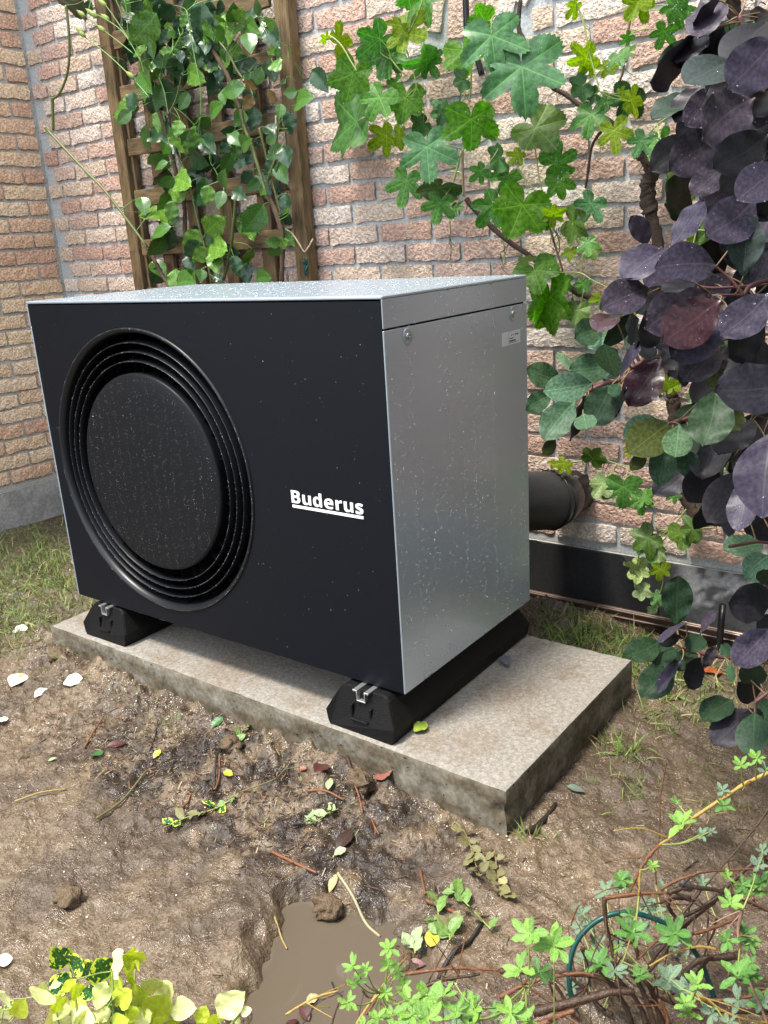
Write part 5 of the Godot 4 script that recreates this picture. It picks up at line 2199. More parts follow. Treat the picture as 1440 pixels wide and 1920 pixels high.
func rose_leaves_1() -> Array:
	return [
		-1165,1293,-913,-1170,1253,-889,79,23,56,2,
		-1129,1320,-896,-1129,1296,-907,69,-30,66,2,
		-1042,1300,-855,-1008,1313,-859,21,-26,94,0,
		-983,1287,-861,-1025,1254,-838,50,-4,86,0,
		-981,1284,-859,-953,1226,-843,14,33,93,2,
		-1058,1168,-837,-1048,1150,-814,86,51,5,0,
		-1106,1152,-897,-1090,1126,-868,92,21,-34,0,
		-1008,1095,-888,-1053,1059,-909,11,-60,79,2,
		-945,1101,-827,-951,1095,-807,96,0,29,1,
		-1006,1006,-836,-1025,1011,-795,91,-1,42,0,
		-1028,999,-858,-983,1007,-845,-23,-24,94,1,
		-1023,996,-848,-1067,969,-845,41,-61,67,0,
		-1239,974,-854,-1227,915,-848,71,22,67,2,
		-1258,954,-893,-1221,887,-894,61,32,72,2,
		-1149,893,-861,-1071,898,-839,-27,14,95,0,
		-1369,908,-875,-1334,888,-882,47,52,71,2,
		-939,1331,-868,-974,1327,-880,-26,-36,90,2,
		-1641,1823,-885,-1647,1769,-885,9,0,100,0,
		-1121,1556,-896,-1165,1519,-870,50,0,86,2,
		-1030,1618,-882,-967,1558,-864,-1,27,96,2,
		-1204,1592,-913,-1176,1546,-910,-7,3,100,0,
		-1516,988,-902,-1481,928,-883,18,38,91,2,
		-1356,1300,-907,-1411,1247,-896,69,-66,30,2,
		-1444,1722,-913,-1408,1673,-905,67,56,48,0,
		-1220,1593,-878,-1203,1549,-885,90,29,33,0,
		-1634,1412,-908,-1523,1367,-887,1,45,89,2,
		-1301,1540,-925,-1323,1480,-912,76,-13,63,2,
		-1285,1656,-891,-1266,1587,-855,28,50,82,2,
		-1098,1628,-877,-1012,1589,-871,29,74,61,0,
		-1634,1148,-894,-1572,1086,-877,69,72,10,1,
		-1054,1531,-895,-1016,1473,-885,70,55,46,2,
		-1350,1349,-875,-1282,1298,-859,5,35,94,2,
		-1210,1358,-925,-1279,1361,-903,24,-50,83,2,
		-1536,1794,-916,-1572,1756,-903,66,-42,62,0,
		-1260,1279,-904,-1176,1265,-917,14,-9,99,2,
		-1218,1454,-922,-1171,1397,-904,70,66,27,0,
		-1472,1404,-883,-1431,1347,-868,82,52,-23,2,
		-1271,1655,-922,-1338,1645,-913,19,-66,73,0,
		-1247,1567,-918,-1231,1509,-909,53,26,81,1,
		-1653,1690,-905,-1685,1626,-904,78,-37,51,2,
		-1689,947,-914,-1745,889,-918,51,-53,68,2,
		-1386,1390,-887,-1378,1330,-874,92,19,35,1,
		-1675,1710,-905,-1713,1656,-894,80,-59,-10,2,
		-1221,1661,-878,-1139,1627,-861,-19,5,98,1,
		-1264,1585,-897,-1142,1569,-880,-13,12,98,1,
		-1576,1733,-915,-1481,1682,-918,10,14,98,1,
		-1589,1555,-916,-1615,1510,-905,72,-26,64,0,
		-1230,1072,-915,-1183,1022,-895,60,71,37,1,
		-1546,1511,-901,-1436,1489,-890,-15,-26,95,2,
		-1543,1616,-882,-1513,1553,-874,48,33,81,1,
		-1050,1247,-904,-1005,1185,-886,8,33,94,0,
		-1446,1176,-900,-1359,1162,-893,-7,9,99,2,
		-1242,1566,-915,-1329,1564,-895,18,53,83,1,
		-1597,1741,-892,-1474,1746,-884,-5,-30,95,1,
		-1296,1671,-897,-1385,1637,-899,3,-11,99,1,
		-1639,1422,-891,-1631,1346,-883,-8,9,99,0,
		-1391,1491,-884,-1429,1446,-866,42,1,91,0,
		-1164,1478,-919,-1158,1420,-916,80,11,59,2,
		-1397,1571,-877,-1436,1539,-854,70,-49,52,2,
		-1194,992,-901,-1232,943,-881,80,-60,5,1,
		-1210,1673,-905,-1193,1614,-887,54,38,75,0,
		-1759,1144,-921,-1632,1117,-919,17,84,52,1,
		-1632,1523,-853,-1641,1457,-840,14,17,98,2,
		-1249,1656,-884,-1262,1592,-873,11,16,98,2,
		-1493,1372,-872,-1437,1314,-872,70,68,21,1,
		-1579,1514,-892,-1607,1449,-910,37,-38,85,2,
		-1428,1302,-880,-1342,1267,-877,-18,-35,92,2,
		-1670,1802,-920,-1580,1753,-902,-38,-42,82,0,
		-1264,1095,-919,-1186,1042,-922,7,3,100,0,
		-1474,1499,-915,-1472,1443,-923,72,-8,69,2,
		-1430,1239,-894,-1498,1198,-871,56,-80,23,2,
		-1239,1545,-882,-1247,1498,-879,43,-1,90,2,
		-1460,1650,-908,-1380,1597,-893,32,67,67,1,
		-1390,1230,-912,-1412,1167,-907,68,-17,71,0,
		-1730,968,-911,-1674,913,-915,63,59,50,0,
		-1372,1651,-905,-1362,1599,-890,56,33,76,1,
		-1525,1732,-907,-1578,1695,-906,48,-65,59,0,
		-1098,1356,-910,-1042,1320,-905,35,66,67,2,
		-1628,1756,-909,-1675,1708,-918,72,-70,-4,2,
		-1551,1653,-871,-1601,1630,-851,7,55,83,1,
		-1649,1559,-916,-1599,1485,-910,4,12,99,1,
		-1307,1270,-887,-1343,1214,-905,80,-57,19,2,
		-1376,1649,-914,-1343,1596,-914,73,46,50,0,
		-1426,1594,-894,-1400,1540,-874,81,50,30,2,
		-1192,1325,-878,-1182,1274,-853,90,31,30,0,
		-1552,939,-868,-1547,856,-856,36,16,92,1,
		-1528,1535,-893,-1554,1464,-875,71,-9,69,0,
		-1397,1603,-900,-1466,1592,-874,38,-21,90,0,
		-1344,988,-901,-1268,980,-908,7,-19,98,2,
		-1182,1310,-911,-1279,1311,-906,5,-26,96,2,
		-1237,1338,-897,-1275,1296,-882,60,-28,75,2,
		-1141,1219,-895,-1088,1154,-893,46,41,79,2,
		-1417,1724,-902,-1351,1667,-890,27,49,83,2,
		-1572,1465,-906,-1577,1395,-892,20,17,96,1,
		-1055,1037,-901,-1021,995,-914,48,12,87,1,
		-1480,1636,-903,-1581,1635,-898,5,-40,92,2,
		-1522,1370,-878,-1474,1315,-860,39,57,73,2,
		-1574,1670,-906,-1566,1605,-920,98,16,-14,2,
		-1324,1598,-901,-1358,1559,-877,60,-4,80,0,
		-1043,1251,-894,-1091,1216,-887,13,2,99,2,
		-1016,1152,-895,-1020,1093,-887,2,13,99,2,
		-1348,1623,-898,-1234,1595,-872,-30,-44,84,2,
		-1728,1194,-904,-1697,1137,-883,58,54,61,0,
		-1381,1555,-874,-1291,1510,-855,-21,1,98,1,
		-1379,1306,-934,-1350,1238,-940,91,38,16,2,
		-1673,1789,-913,-1594,1722,-900,28,49,83,2,
		-1448,1583,-902,-1436,1521,-899,66,17,74,2,
		-1316,1608,-897,-1372,1575,-900,13,-33,94,2,
		-1300,998,-914,-1373,984,-908,17,-53,83,0,
		-1364,1616,-916,-1260,1584,-901,-13,5,99,2,
		-1287,1726,-918,-1322,1679,-917,31,-23,92,1,
		-1296,1588,-898,-1247,1525,-897,-1,0,100,2,
	]

func rose_leaves() -> Array:
	return rose_leaves_0() + rose_leaves_1()

func vine_leaves_0() -> Array:
	return [
		-472,1599,-897,-533,1517,-877,-11,32,94,0,
		-483,1590,-845,-527,1570,-836,45,-81,38,0,
		-625,1512,-867,-635,1561,-850,13,-31,94,0,
		-596,1515,-864,-666,1465,-830,62,-43,65,0,
		-594,1480,-889,-606,1407,-866,58,15,80,0,
		-594,1478,-898,-524,1455,-885,-1,48,88,0,
		-517,1532,-848,-514,1503,-810,77,53,34,1,
		-516,1516,-866,-424,1489,-843,-7,52,85,1,
		-694,1444,-862,-720,1357,-840,37,12,92,5,
		-729,1325,-909,-864,1273,-907,-16,46,87,2,
		-575,1363,-819,-613,1301,-787,24,33,91,0,
		-518,1358,-859,-520,1287,-829,43,33,84,5,
		-565,1400,-888,-610,1372,-883,-9,30,95,0,
		-463,1446,-888,-528,1383,-875,69,-72,-8,0,
		-477,1446,-920,-443,1396,-907,5,28,96,0,
		-327,1444,-851,-302,1375,-817,4,46,89,5,
		-776,1539,-910,-703,1538,-885,-32,-32,89,1,
		-756,1537,-826,-749,1544,-800,74,-68,-2,1,
		-410,1310,-872,-453,1303,-861,27,-15,95,2,
		-402,1310,-847,-398,1327,-838,11,-47,88,2,
		-633,1276,-922,-700,1250,-911,25,-27,93,1,
		-559,1258,-891,-589,1243,-878,46,-17,87,1,
		-561,1266,-879,-520,1252,-868,-25,2,97,1,
		-404,1219,-780,-391,1119,-767,41,17,90,4,
		-561,1151,-907,-580,1072,-894,26,9,96,0,
		-511,1296,-930,-563,1279,-933,3,-29,96,2,
		-279,1272,-800,-274,1183,-794,70,9,71,5,
		-426,1122,-871,-490,1078,-892,41,-79,46,2,
		-414,1081,-850,-426,1020,-832,57,13,81,0,
		-390,1065,-885,-355,1066,-880,-11,69,72,0,
		-269,1147,-825,-294,1119,-799,78,-14,61,0,
		-234,1177,-859,-287,1161,-876,-28,-6,96,2,
		-183,1181,-866,-197,1155,-841,52,42,74,1,
		-222,1134,-883,-231,1082,-849,72,29,62,0,
		-278,1063,-903,-327,999,-875,48,1,88,0,
		-148,1057,-820,-166,973,-779,64,22,73,5,
		-287,1509,-894,-324,1508,-858,64,-43,64,5,
		-198,1445,-770,-181,1345,-760,42,16,90,4,
		-134,1371,-800,-100,1239,-761,50,36,79,4,
		-137,1240,-876,-69,1188,-861,25,55,80,3,
		-321,1372,-839,-359,1367,-835,12,-20,97,2,
		3,1377,-867,-52,1364,-851,34,-63,70,1,
		-2,1371,-897,-15,1334,-869,94,-8,33,1,
		-11,1319,-875,-51,1300,-880,2,-28,96,2,
		15,1297,-886,-17,1294,-894,-23,-10,97,2,
		8,1254,-885,4,1190,-855,11,42,90,0,
		64,1346,-848,59,1321,-823,56,52,64,1,
		42,1281,-889,18,1259,-880,33,3,94,0,
		-22,1490,-857,-41,1460,-839,87,-44,22,1,
		-96,1153,-899,-28,1175,-912,34,-59,73,0,
		-78,1107,-883,-59,1057,-876,28,23,93,5,
		19,1049,-866,-6,1001,-845,51,10,85,4,
		-103,1029,-877,-121,1016,-841,89,1,47,0,
		-69,1030,-835,-52,1052,-810,19,-81,56,1,
		-74,1028,-845,-69,993,-829,53,40,74,1,
		-31,1005,-864,15,972,-840,-47,-1,88,3,
		39,958,-800,49,922,-786,21,41,89,0,
		34,940,-840,46,912,-829,18,44,88,3,
		-40,936,-870,-35,912,-852,28,60,75,1,
		-127,893,-844,-86,845,-795,2,72,69,5,
		-168,917,-877,-178,926,-846,46,-80,39,6,
		-70,867,-899,-84,833,-887,29,22,93,0,
		7,857,-847,-6,829,-839,39,7,92,0,
		-96,824,-870,-89,713,-847,-28,17,94,5,
		-111,802,-885,-140,723,-887,92,-35,18,5,
		-20,790,-873,-16,748,-848,42,48,77,3,
		48,816,-878,63,794,-835,45,85,28,1,
		131,1469,-859,105,1428,-835,62,8,78,1,
		128,1467,-856,174,1448,-829,-27,52,81,1,
		207,1449,-878,193,1411,-877,41,-14,90,0,
		205,1451,-898,257,1419,-884,-38,-22,90,0,
		178,1407,-895,157,1367,-902,43,-36,83,0,
		70,1381,-928,91,1364,-901,-38,62,69,0,
		109,1357,-800,127,1330,-774,-2,69,72,0,
		98,1406,-880,80,1386,-871,75,-54,39,0,
		83,1290,-880,104,1291,-878,-10,-4,99,1,
		112,1268,-873,152,1263,-848,-53,-18,83,1,
		110,1268,-878,99,1252,-849,79,36,50,1,
		81,1286,-938,64,1229,-924,68,-2,73,2,
		150,1179,-852,131,1138,-837,44,13,89,4,
		181,1167,-896,229,1167,-875,-38,-29,88,0,
		204,1161,-830,223,1124,-801,10,63,77,0,
		190,1164,-844,175,1136,-834,35,15,92,4,
		79,1208,-852,95,1147,-835,20,31,93,1,
		271,1096,-841,265,1023,-822,74,10,67,3,
		302,975,-893,252,950,-852,61,8,79,1,
		308,968,-853,268,931,-849,7,3,100,3,
		287,860,-897,253,846,-908,-23,-24,94,6,
		337,966,-873,315,955,-860,40,28,87,1,
		122,785,-850,96,763,-832,49,13,86,1,
		228,615,-854,203,581,-853,17,-10,98,1,
		240,611,-863,265,598,-842,-38,53,76,1,
		311,596,-815,305,576,-799,37,51,78,0,
		357,729,-906,332,684,-896,23,10,97,2,
		388,670,-846,371,655,-814,54,62,57,0,
		399,440,-837,384,410,-837,8,-4,100,0,
		25,396,-877,50,434,-864,10,-37,92,3,
		-51,378,-862,-52,357,-825,59,70,41,1,
		-92,368,-888,-88,362,-857,58,81,8,1,
		64,336,-857,52,300,-824,60,42,68,6,
		62,319,-880,71,288,-852,-6,66,75,3,
		117,330,-866,119,257,-857,24,13,96,0,
		169,305,-860,178,257,-838,33,45,83,0,
		176,310,-858,205,303,-837,-37,58,72,0,
		132,426,-890,123,412,-862,60,64,49,1,
		237,312,-914,218,297,-898,47,32,82,0,
		187,196,-870,147,161,-842,17,49,86,3,
		186,177,-876,204,125,-858,49,44,75,0,
		188,157,-908,171,159,-881,75,52,41,1,
		210,162,-871,243,141,-853,-46,6,89,6,
		316,254,-829,274,244,-822,13,20,97,3,
		282,231,-855,301,194,-821,44,71,54,3,
		156,98,-883,204,101,-851,-53,40,75,6,
		157,118,-835,188,132,-812,-39,-46,80,6,
		229,123,-849,234,87,-831,59,42,70,1,
		172,44,-865,210,42,-851,-29,38,88,6,
		219,32,-876,203,10,-859,24,48,84,0,
		192,-18,-906,209,-27,-893,-24,63,74,6,
	]

func vine_leaves() -> Array:
	return vine_leaves_0()

func bush_leaves_0() -> Array:
	return [
		460,1335,-353,438,1304,-305,86,-51,6,0,
		454,1336,-383,450,1281,-295,11,84,53,0,
		439,1291,-351,422,1244,-288,-6,80,59,0,
		414,1287,-360,396,1220,-253,83,-53,-19,0,
		435,1300,-402,424,1244,-323,-39,78,50,1,
		447,1363,-522,441,1332,-466,93,26,24,1,
		465,1298,-365,451,1250,-346,36,26,89,1,
		419,1351,-575,426,1273,-507,45,61,65,1,
		494,1310,-435,485,1281,-393,72,49,49,3,
		536,1289,-354,508,1233,-266,38,72,58,1,
		636,1212,-27,597,1156,32,64,29,71,0,
		518,1224,-241,484,1195,-154,56,69,45,7,
		482,1227,-348,469,1191,-301,69,46,56,1,
		492,1207,-445,462,1170,-330,93,19,31,1,
		496,1209,-295,510,1156,-230,35,76,55,1,
		466,1200,-312,451,1148,-253,83,30,47,0,
		559,1164,-213,526,1111,-109,81,38,45,0,
		473,1125,-352,426,1083,-268,84,14,53,0,
		598,1106,-154,552,1070,-87,74,22,63,1,
		492,1085,-340,454,1065,-304,63,15,76,0,
		543,1189,-361,541,1151,-308,52,69,51,1,
		543,1178,-363,541,1137,-325,37,62,69,0,
		497,1336,-512,500,1305,-452,63,70,34,1,
		452,1354,-602,455,1310,-545,18,78,60,1,
		433,1359,-589,440,1310,-526,-13,78,62,1,
		482,1272,-592,469,1209,-522,44,63,64,1,
		496,1164,-561,469,1133,-503,77,34,55,1,
		456,1199,-610,461,1140,-520,48,74,47,1,
		500,1082,-293,466,1041,-248,61,30,74,0,
		552,1069,-240,530,1037,-186,77,36,52,1,
		658,1055,19,631,1021,83,74,42,52,0,
		582,1020,-174,547,978,-84,79,38,49,0,
		485,1052,-442,460,1011,-336,71,58,39,0,
		415,961,-185,399,1002,-155,67,-24,70,0,
		442,954,-212,486,1015,-226,-31,42,85,0,
		459,954,-148,430,921,-61,47,75,45,0,
		405,953,-276,375,932,-243,67,20,72,1,
		541,927,-132,485,931,-60,77,24,59,0,
		582,910,-130,578,988,-138,23,11,97,7,
		516,898,-302,496,881,-246,81,42,41,0,
		537,875,-345,558,932,-372,64,13,76,0,
		590,986,-222,601,960,-155,17,93,34,0,
		528,909,-61,513,901,2,22,96,18,1,
		451,898,-92,417,879,-10,85,31,42,0,
		463,889,-177,428,861,-122,39,69,61,1,
		536,888,-113,493,853,-9,85,27,44,0,
		574,883,-48,524,836,22,60,40,70,4,
		641,891,-36,605,848,27,59,47,66,0,
		384,899,-173,367,891,-135,85,26,45,3,
		417,862,-39,423,850,28,20,97,16,4,
		516,1023,-520,504,994,-459,69,59,42,1,
		505,1005,-570,474,978,-498,79,38,48,1,
		484,977,-543,463,950,-467,73,56,40,1,
		524,963,-502,523,908,-437,45,68,58,1,
		460,873,-418,522,850,-423,8,-1,100,1,
		412,921,-269,406,898,-209,75,58,31,0,
		574,862,-93,531,812,4,62,54,56,0,
		446,818,-218,442,798,-168,77,57,28,0,
		455,796,-158,484,771,-124,-7,77,63,1,
		557,810,-98,541,776,-17,60,69,40,8,
		745,819,243,684,818,310,72,25,65,8,
		607,845,-190,578,798,-106,89,19,42,1,
		464,785,-123,441,724,-59,36,61,71,4,
		578,753,-39,584,693,31,39,72,58,9,
		512,706,-171,511,666,-113,40,75,52,9,
		524,744,-221,513,717,-154,63,68,37,1,
		553,752,-178,543,745,-130,90,37,24,5,
		596,710,-124,584,691,-73,77,53,36,5,
		613,695,-120,591,664,-37,5,93,35,1,
		535,648,-255,513,603,-201,21,71,67,1,
		433,765,-27,461,818,-30,-74,41,52,0,
		431,864,-67,456,820,-33,-64,20,74,1,
		470,862,-72,480,827,-4,92,39,7,1,
		423,804,-148,447,785,-122,27,87,41,1,
		553,752,-441,531,730,-380,60,66,46,1,
		497,789,-413,539,769,-377,-33,61,72,1,
		569,639,-409,554,608,-319,50,79,35,1,
		495,744,-394,474,726,-359,60,51,61,1,
		426,737,-338,442,712,-305,85,53,-3,1,
		335,826,-179,324,818,-112,92,34,19,2,
		352,827,-212,327,799,-160,67,46,57,3,
		348,794,-163,387,843,-176,64,-33,70,9,
		369,768,-175,319,764,-110,75,31,59,2,
		349,763,-224,339,785,-208,61,-27,75,2,
		386,749,-132,383,803,-90,-24,-61,76,2,
		295,745,-110,260,768,-65,79,-1,62,2,
		285,720,-93,269,706,-37,78,50,36,2,
		359,744,-92,317,743,-19,87,6,50,3,
		313,755,-127,297,789,-93,88,47,-6,3,
		347,720,-51,330,677,17,57,63,54,2,
		326,663,-22,317,641,0,88,10,46,5,
		361,729,-60,359,672,-11,100,-7,-4,1,
		377,733,-36,381,702,5,100,4,-5,9,
		408,751,-60,401,701,-1,53,62,58,9,
		421,752,-57,420,738,-30,36,82,44,2,
		410,734,-85,435,716,-20,-69,59,42,1,
		393,717,20,417,703,61,-4,94,34,2,
		420,826,-98,437,807,-73,26,85,46,9,
		332,738,-201,363,728,-186,1,83,55,9,
		346,717,-138,384,713,-109,-60,11,80,9,
		476,689,-95,447,674,-33,75,48,46,3,
		494,688,-81,468,661,-1,69,59,42,5,
		461,643,-72,452,621,-40,77,42,49,5,
		482,652,-117,486,593,-75,45,54,71,2,
		514,690,-71,527,654,-20,22,83,52,2,
		519,664,-119,529,638,-86,15,80,57,9,
		522,647,-70,546,630,-65,30,64,71,9,
		542,651,-213,537,597,-137,16,81,57,8,
		554,600,-248,521,608,-194,82,-18,54,8,
		701,737,137,708,656,196,19,59,79,0,
		612,615,-103,585,562,-25,64,52,57,8,
		631,626,-29,636,569,22,-2,67,75,0,
		624,471,-193,586,476,-128,50,84,21,3,
		644,463,-158,627,447,-91,55,77,33,3,
		587,545,-254,622,526,-197,-39,78,50,1,
		552,602,-315,584,562,-288,19,65,73,1,
		554,640,-332,547,613,-264,42,82,38,1,
		527,347,-64,526,430,-62,37,-2,93,9,
		563,392,9,553,389,76,-48,88,-3,0,
		524,349,5,495,344,67,62,71,34,9,
		521,324,-41,528,323,27,22,98,-1,9,
		557,367,8,533,360,32,70,9,71,1,
		517,284,-64,498,243,-3,45,67,59,9,
		553,313,-16,536,278,32,-45,79,41,0,
		556,294,-85,538,295,-20,35,94,8,9,
		580,320,-25,579,296,30,78,57,27,1,
		579,359,-27,578,353,20,45,89,13,9,
		556,325,-96,578,368,-96,-82,40,41,0,
		589,320,-79,580,297,-46,83,32,46,0,
		701,480,81,669,502,150,91,4,41,8,
	]

func bush_leaves_1() -> Array:
	return [
		705,448,90,681,420,156,42,77,48,0,
		666,366,-137,647,354,-104,57,61,55,1,
		669,311,8,672,362,46,31,-59,75,9,
		614,301,-68,625,280,-50,-63,29,72,2,
		624,237,-62,604,236,11,37,92,11,9,
		648,227,-63,625,208,22,37,88,30,8,
		658,246,-63,647,290,-19,86,-23,46,1,
		682,283,41,698,261,111,-7,95,31,9,
		649,215,-120,681,211,-80,-55,66,51,9,
		660,255,-16,684,263,37,-52,85,10,1,
		656,171,-123,679,160,-101,5,92,39,1,
		658,426,-115,653,464,-84,37,-56,74,9,
		619,367,10,640,368,35,-58,69,44,9,
		358,1327,-612,291,1287,-572,56,-12,82,9,
		470,1143,-573,530,1073,-562,30,40,87,8,
		572,604,-356,555,521,-344,74,-5,67,1,
		408,1340,-660,377,1271,-570,70,43,57,1,
		456,707,-495,430,618,-481,-38,25,89,1,
		521,907,-563,533,825,-552,14,16,98,1,
		499,1191,-617,470,1147,-491,20,91,36,1,
		396,1206,-454,353,1177,-377,42,75,51,9,
		407,1062,-433,402,1028,-308,100,-6,3,9,
		481,685,-303,463,597,-299,26,-1,97,1,
		471,761,-508,484,682,-432,7,70,71,1,
		550,958,-454,558,890,-432,11,32,94,1,
		475,994,-392,504,921,-399,59,16,79,1,
		501,759,-569,536,670,-557,22,21,95,1,
		468,1053,-649,493,979,-642,39,21,90,1,
		446,772,-514,439,710,-507,42,6,90,1,
		541,618,-466,488,579,-416,44,43,79,9,
		457,1123,-656,502,1079,-741,19,-83,53,8,
		530,577,-240,518,551,-142,62,74,27,1,
		530,608,-351,559,532,-346,-20,-1,98,1,
		529,581,-490,546,486,-469,82,26,50,9,
		486,648,-266,497,570,-212,26,58,77,9,
		505,822,-540,463,800,-476,81,-45,38,1,
		487,1314,-515,442,1265,-480,53,9,84,9,
		395,1346,-715,464,1273,-703,-21,-4,98,1,
		482,952,-532,511,895,-515,53,48,71,9,
		422,1135,-447,442,1060,-508,-4,-64,77,1,
		464,946,-499,417,911,-398,92,-16,37,1,
		416,1270,-713,452,1190,-687,3,33,94,1,
		601,704,-348,662,650,-380,70,47,54,8,
		446,1167,-581,429,1093,-526,-7,61,79,8,
		412,1334,-590,427,1287,-632,50,-48,72,1,
		427,1310,-532,455,1251,-526,40,28,87,1,
		385,1141,-496,337,1095,-430,57,43,71,1,
		482,870,-513,415,846,-537,-39,22,89,1,
		504,997,-507,497,922,-519,-7,-14,99,9,
		400,1129,-445,384,1065,-424,84,-3,55,1,
		564,575,-429,521,550,-359,86,-21,45,8,
		467,819,-308,424,765,-311,-53,39,75,1,
		467,1320,-609,442,1264,-532,24,74,63,9,
		538,533,-241,508,481,-208,83,-15,53,1,
		445,1337,-529,439,1266,-465,55,54,64,9,
		495,1297,-509,538,1235,-507,30,23,93,8,
		550,926,-435,500,882,-402,45,16,88,1,
		528,901,-592,580,843,-668,31,-64,70,8,
		464,882,-314,424,814,-351,-66,-1,75,1,
		552,677,-475,558,606,-468,-16,8,98,1,
		440,1265,-593,502,1209,-576,31,57,76,1,
		465,1223,-706,513,1154,-686,-21,14,97,1,
		585,522,-372,547,450,-340,19,31,93,1,
		398,1184,-508,346,1156,-522,-1,-44,90,8,
		503,789,-390,566,739,-381,5,23,97,1,
		388,1325,-540,435,1263,-569,31,-21,93,1,
		422,1010,-600,450,917,-590,15,15,98,9,
		546,530,-297,546,453,-273,-60,24,77,8,
		471,766,-372,406,721,-357,28,-10,96,1,
		348,1398,-611,399,1314,-570,24,55,80,8,
		419,1223,-423,385,1169,-396,-2,46,89,8,
		450,915,-311,502,867,-295,53,73,44,1,
		470,966,-429,492,908,-456,38,-27,89,8,
		358,1378,-614,392,1302,-599,68,42,60,1,
		409,1284,-643,428,1218,-576,18,73,66,1,
		402,1100,-628,444,1013,-618,57,36,74,8,
		440,1208,-718,496,1152,-742,47,10,88,8,
		451,803,-300,466,744,-307,16,-8,98,9,
		514,732,-565,554,680,-606,75,4,66,9,
		547,484,-346,608,416,-376,32,-13,94,8,
		494,1106,-705,524,1040,-758,41,-45,79,1,
		481,602,-360,488,515,-363,-11,-4,99,9,
		467,1277,-648,420,1243,-597,11,77,62,8,
		549,1034,-479,506,999,-472,45,-41,79,8,
		446,1155,-664,387,1098,-696,3,-52,86,9,
		457,564,-348,410,512,-286,46,47,75,8,
		555,624,-483,577,565,-448,4,53,85,1,
		489,1159,-444,528,1094,-356,-17,75,63,1,
	]

func bush_leaves() -> Array:
	return bush_leaves_0() + bush_leaves_1()

func euonymus_leaves_0() -> Array:
	return [
		-40,42,785,-30,96,809,95,-26,18,0,
		-31,42,788,13,85,790,-7,3,100,0,
		-40,13,775,0,57,769,21,-4,98,0,
		12,24,763,25,84,779,95,-26,19,0,
		36,59,766,73,103,765,-35,31,88,2,
		-27,40,791,-48,7,818,46,36,81,0,
		-39,28,800,-40,28,819,62,78,3,2,
		9,59,804,10,58,830,69,72,-1,1,
		-34,31,822,-13,56,853,63,33,-70,2,
		-8,61,839,32,90,872,6,71,-70,2,
		-26,3,778,11,10,786,-23,91,35,0,
		5,15,760,31,12,797,48,84,-27,2,
		12,10,760,61,51,766,-18,8,98,1,
		44,25,750,61,47,750,-3,6,100,1,
		57,26,782,90,60,774,12,10,99,1,
		26,-23,740,72,11,741,-19,19,96,1,
		45,-24,716,65,33,735,85,-41,34,2,
		36,-44,706,76,1,702,5,5,100,2,
		77,-49,718,69,10,749,99,11,7,1,
		71,-45,712,114,-29,694,7,69,73,2,
		11,-39,768,58,10,770,-4,0,100,0,
		13,-6,760,68,43,787,-71,60,36,0,
		-7,-70,760,27,-41,759,4,0,100,1,
		49,-11,770,82,10,762,-5,44,89,1,
		-41,-8,797,-17,-1,834,52,73,-45,2,
		-72,-47,777,-37,-51,775,14,97,20,1,
		-29,-22,802,18,-20,794,10,71,70,2,
		-1,-26,775,37,-14,789,-35,93,11,2,
		49,-34,759,85,-8,746,2,42,91,2,
		110,-59,696,122,-27,684,47,15,87,1,
		130,-65,677,148,-19,693,81,-45,36,1,
		164,-12,698,202,37,676,29,20,94,2,
		191,-1,682,212,11,677,-14,57,81,2,
		162,-43,673,187,-13,679,-12,-10,99,2,
		51,61,740,89,110,753,40,-51,76,1,
		45,53,736,66,91,763,88,-16,-45,1,
		12,9,716,28,42,745,85,5,-53,1,
		28,30,725,54,54,732,-23,-2,97,1,
		-87,5,865,-84,12,851,55,68,48,0,
		-116,-47,842,-84,-2,836,42,-16,89,1,
		-123,-39,859,-92,7,864,48,-42,77,2,
		-87,25,867,-47,67,875,24,-40,88,2,
		-51,-48,813,-32,-1,830,89,-42,18,2,
		-24,-48,795,12,-24,784,-7,52,85,2,
		-14,-55,789,-1,-5,812,97,-21,-11,2,
		51,-15,788,89,20,787,-20,24,95,1,
		39,-69,739,58,-15,763,94,-33,0,2,
		83,-43,738,88,-13,746,92,-24,30,1,
		72,-82,703,75,-51,720,100,-10,-1,1,
		-19,2,818,-6,44,835,96,-28,-3,1,
		7,28,803,19,64,818,95,-22,-23,1,
		-38,-21,747,-34,0,764,92,13,-37,1,
		20,-65,755,30,-17,772,90,-29,32,0,
		67,-24,737,50,-15,747,60,73,33,1,
		-35,-49,809,-28,-10,818,85,-26,45,2,
		22,-44,783,29,-9,796,99,-16,-6,2,
	]

func euonymus_leaves() -> Array:
	return euonymus_leaves_0()

func bud_places() -> Array:
	return [[-1807,1724,-810], [-1815,1735,-810], [-1792,1781,-810], [-1744,1777,-810], [-1727,1767,-810], [-1673,1791,-810], [-1696,1719,-810], [-1583,1563,-810], [-1669,1748,-810]]

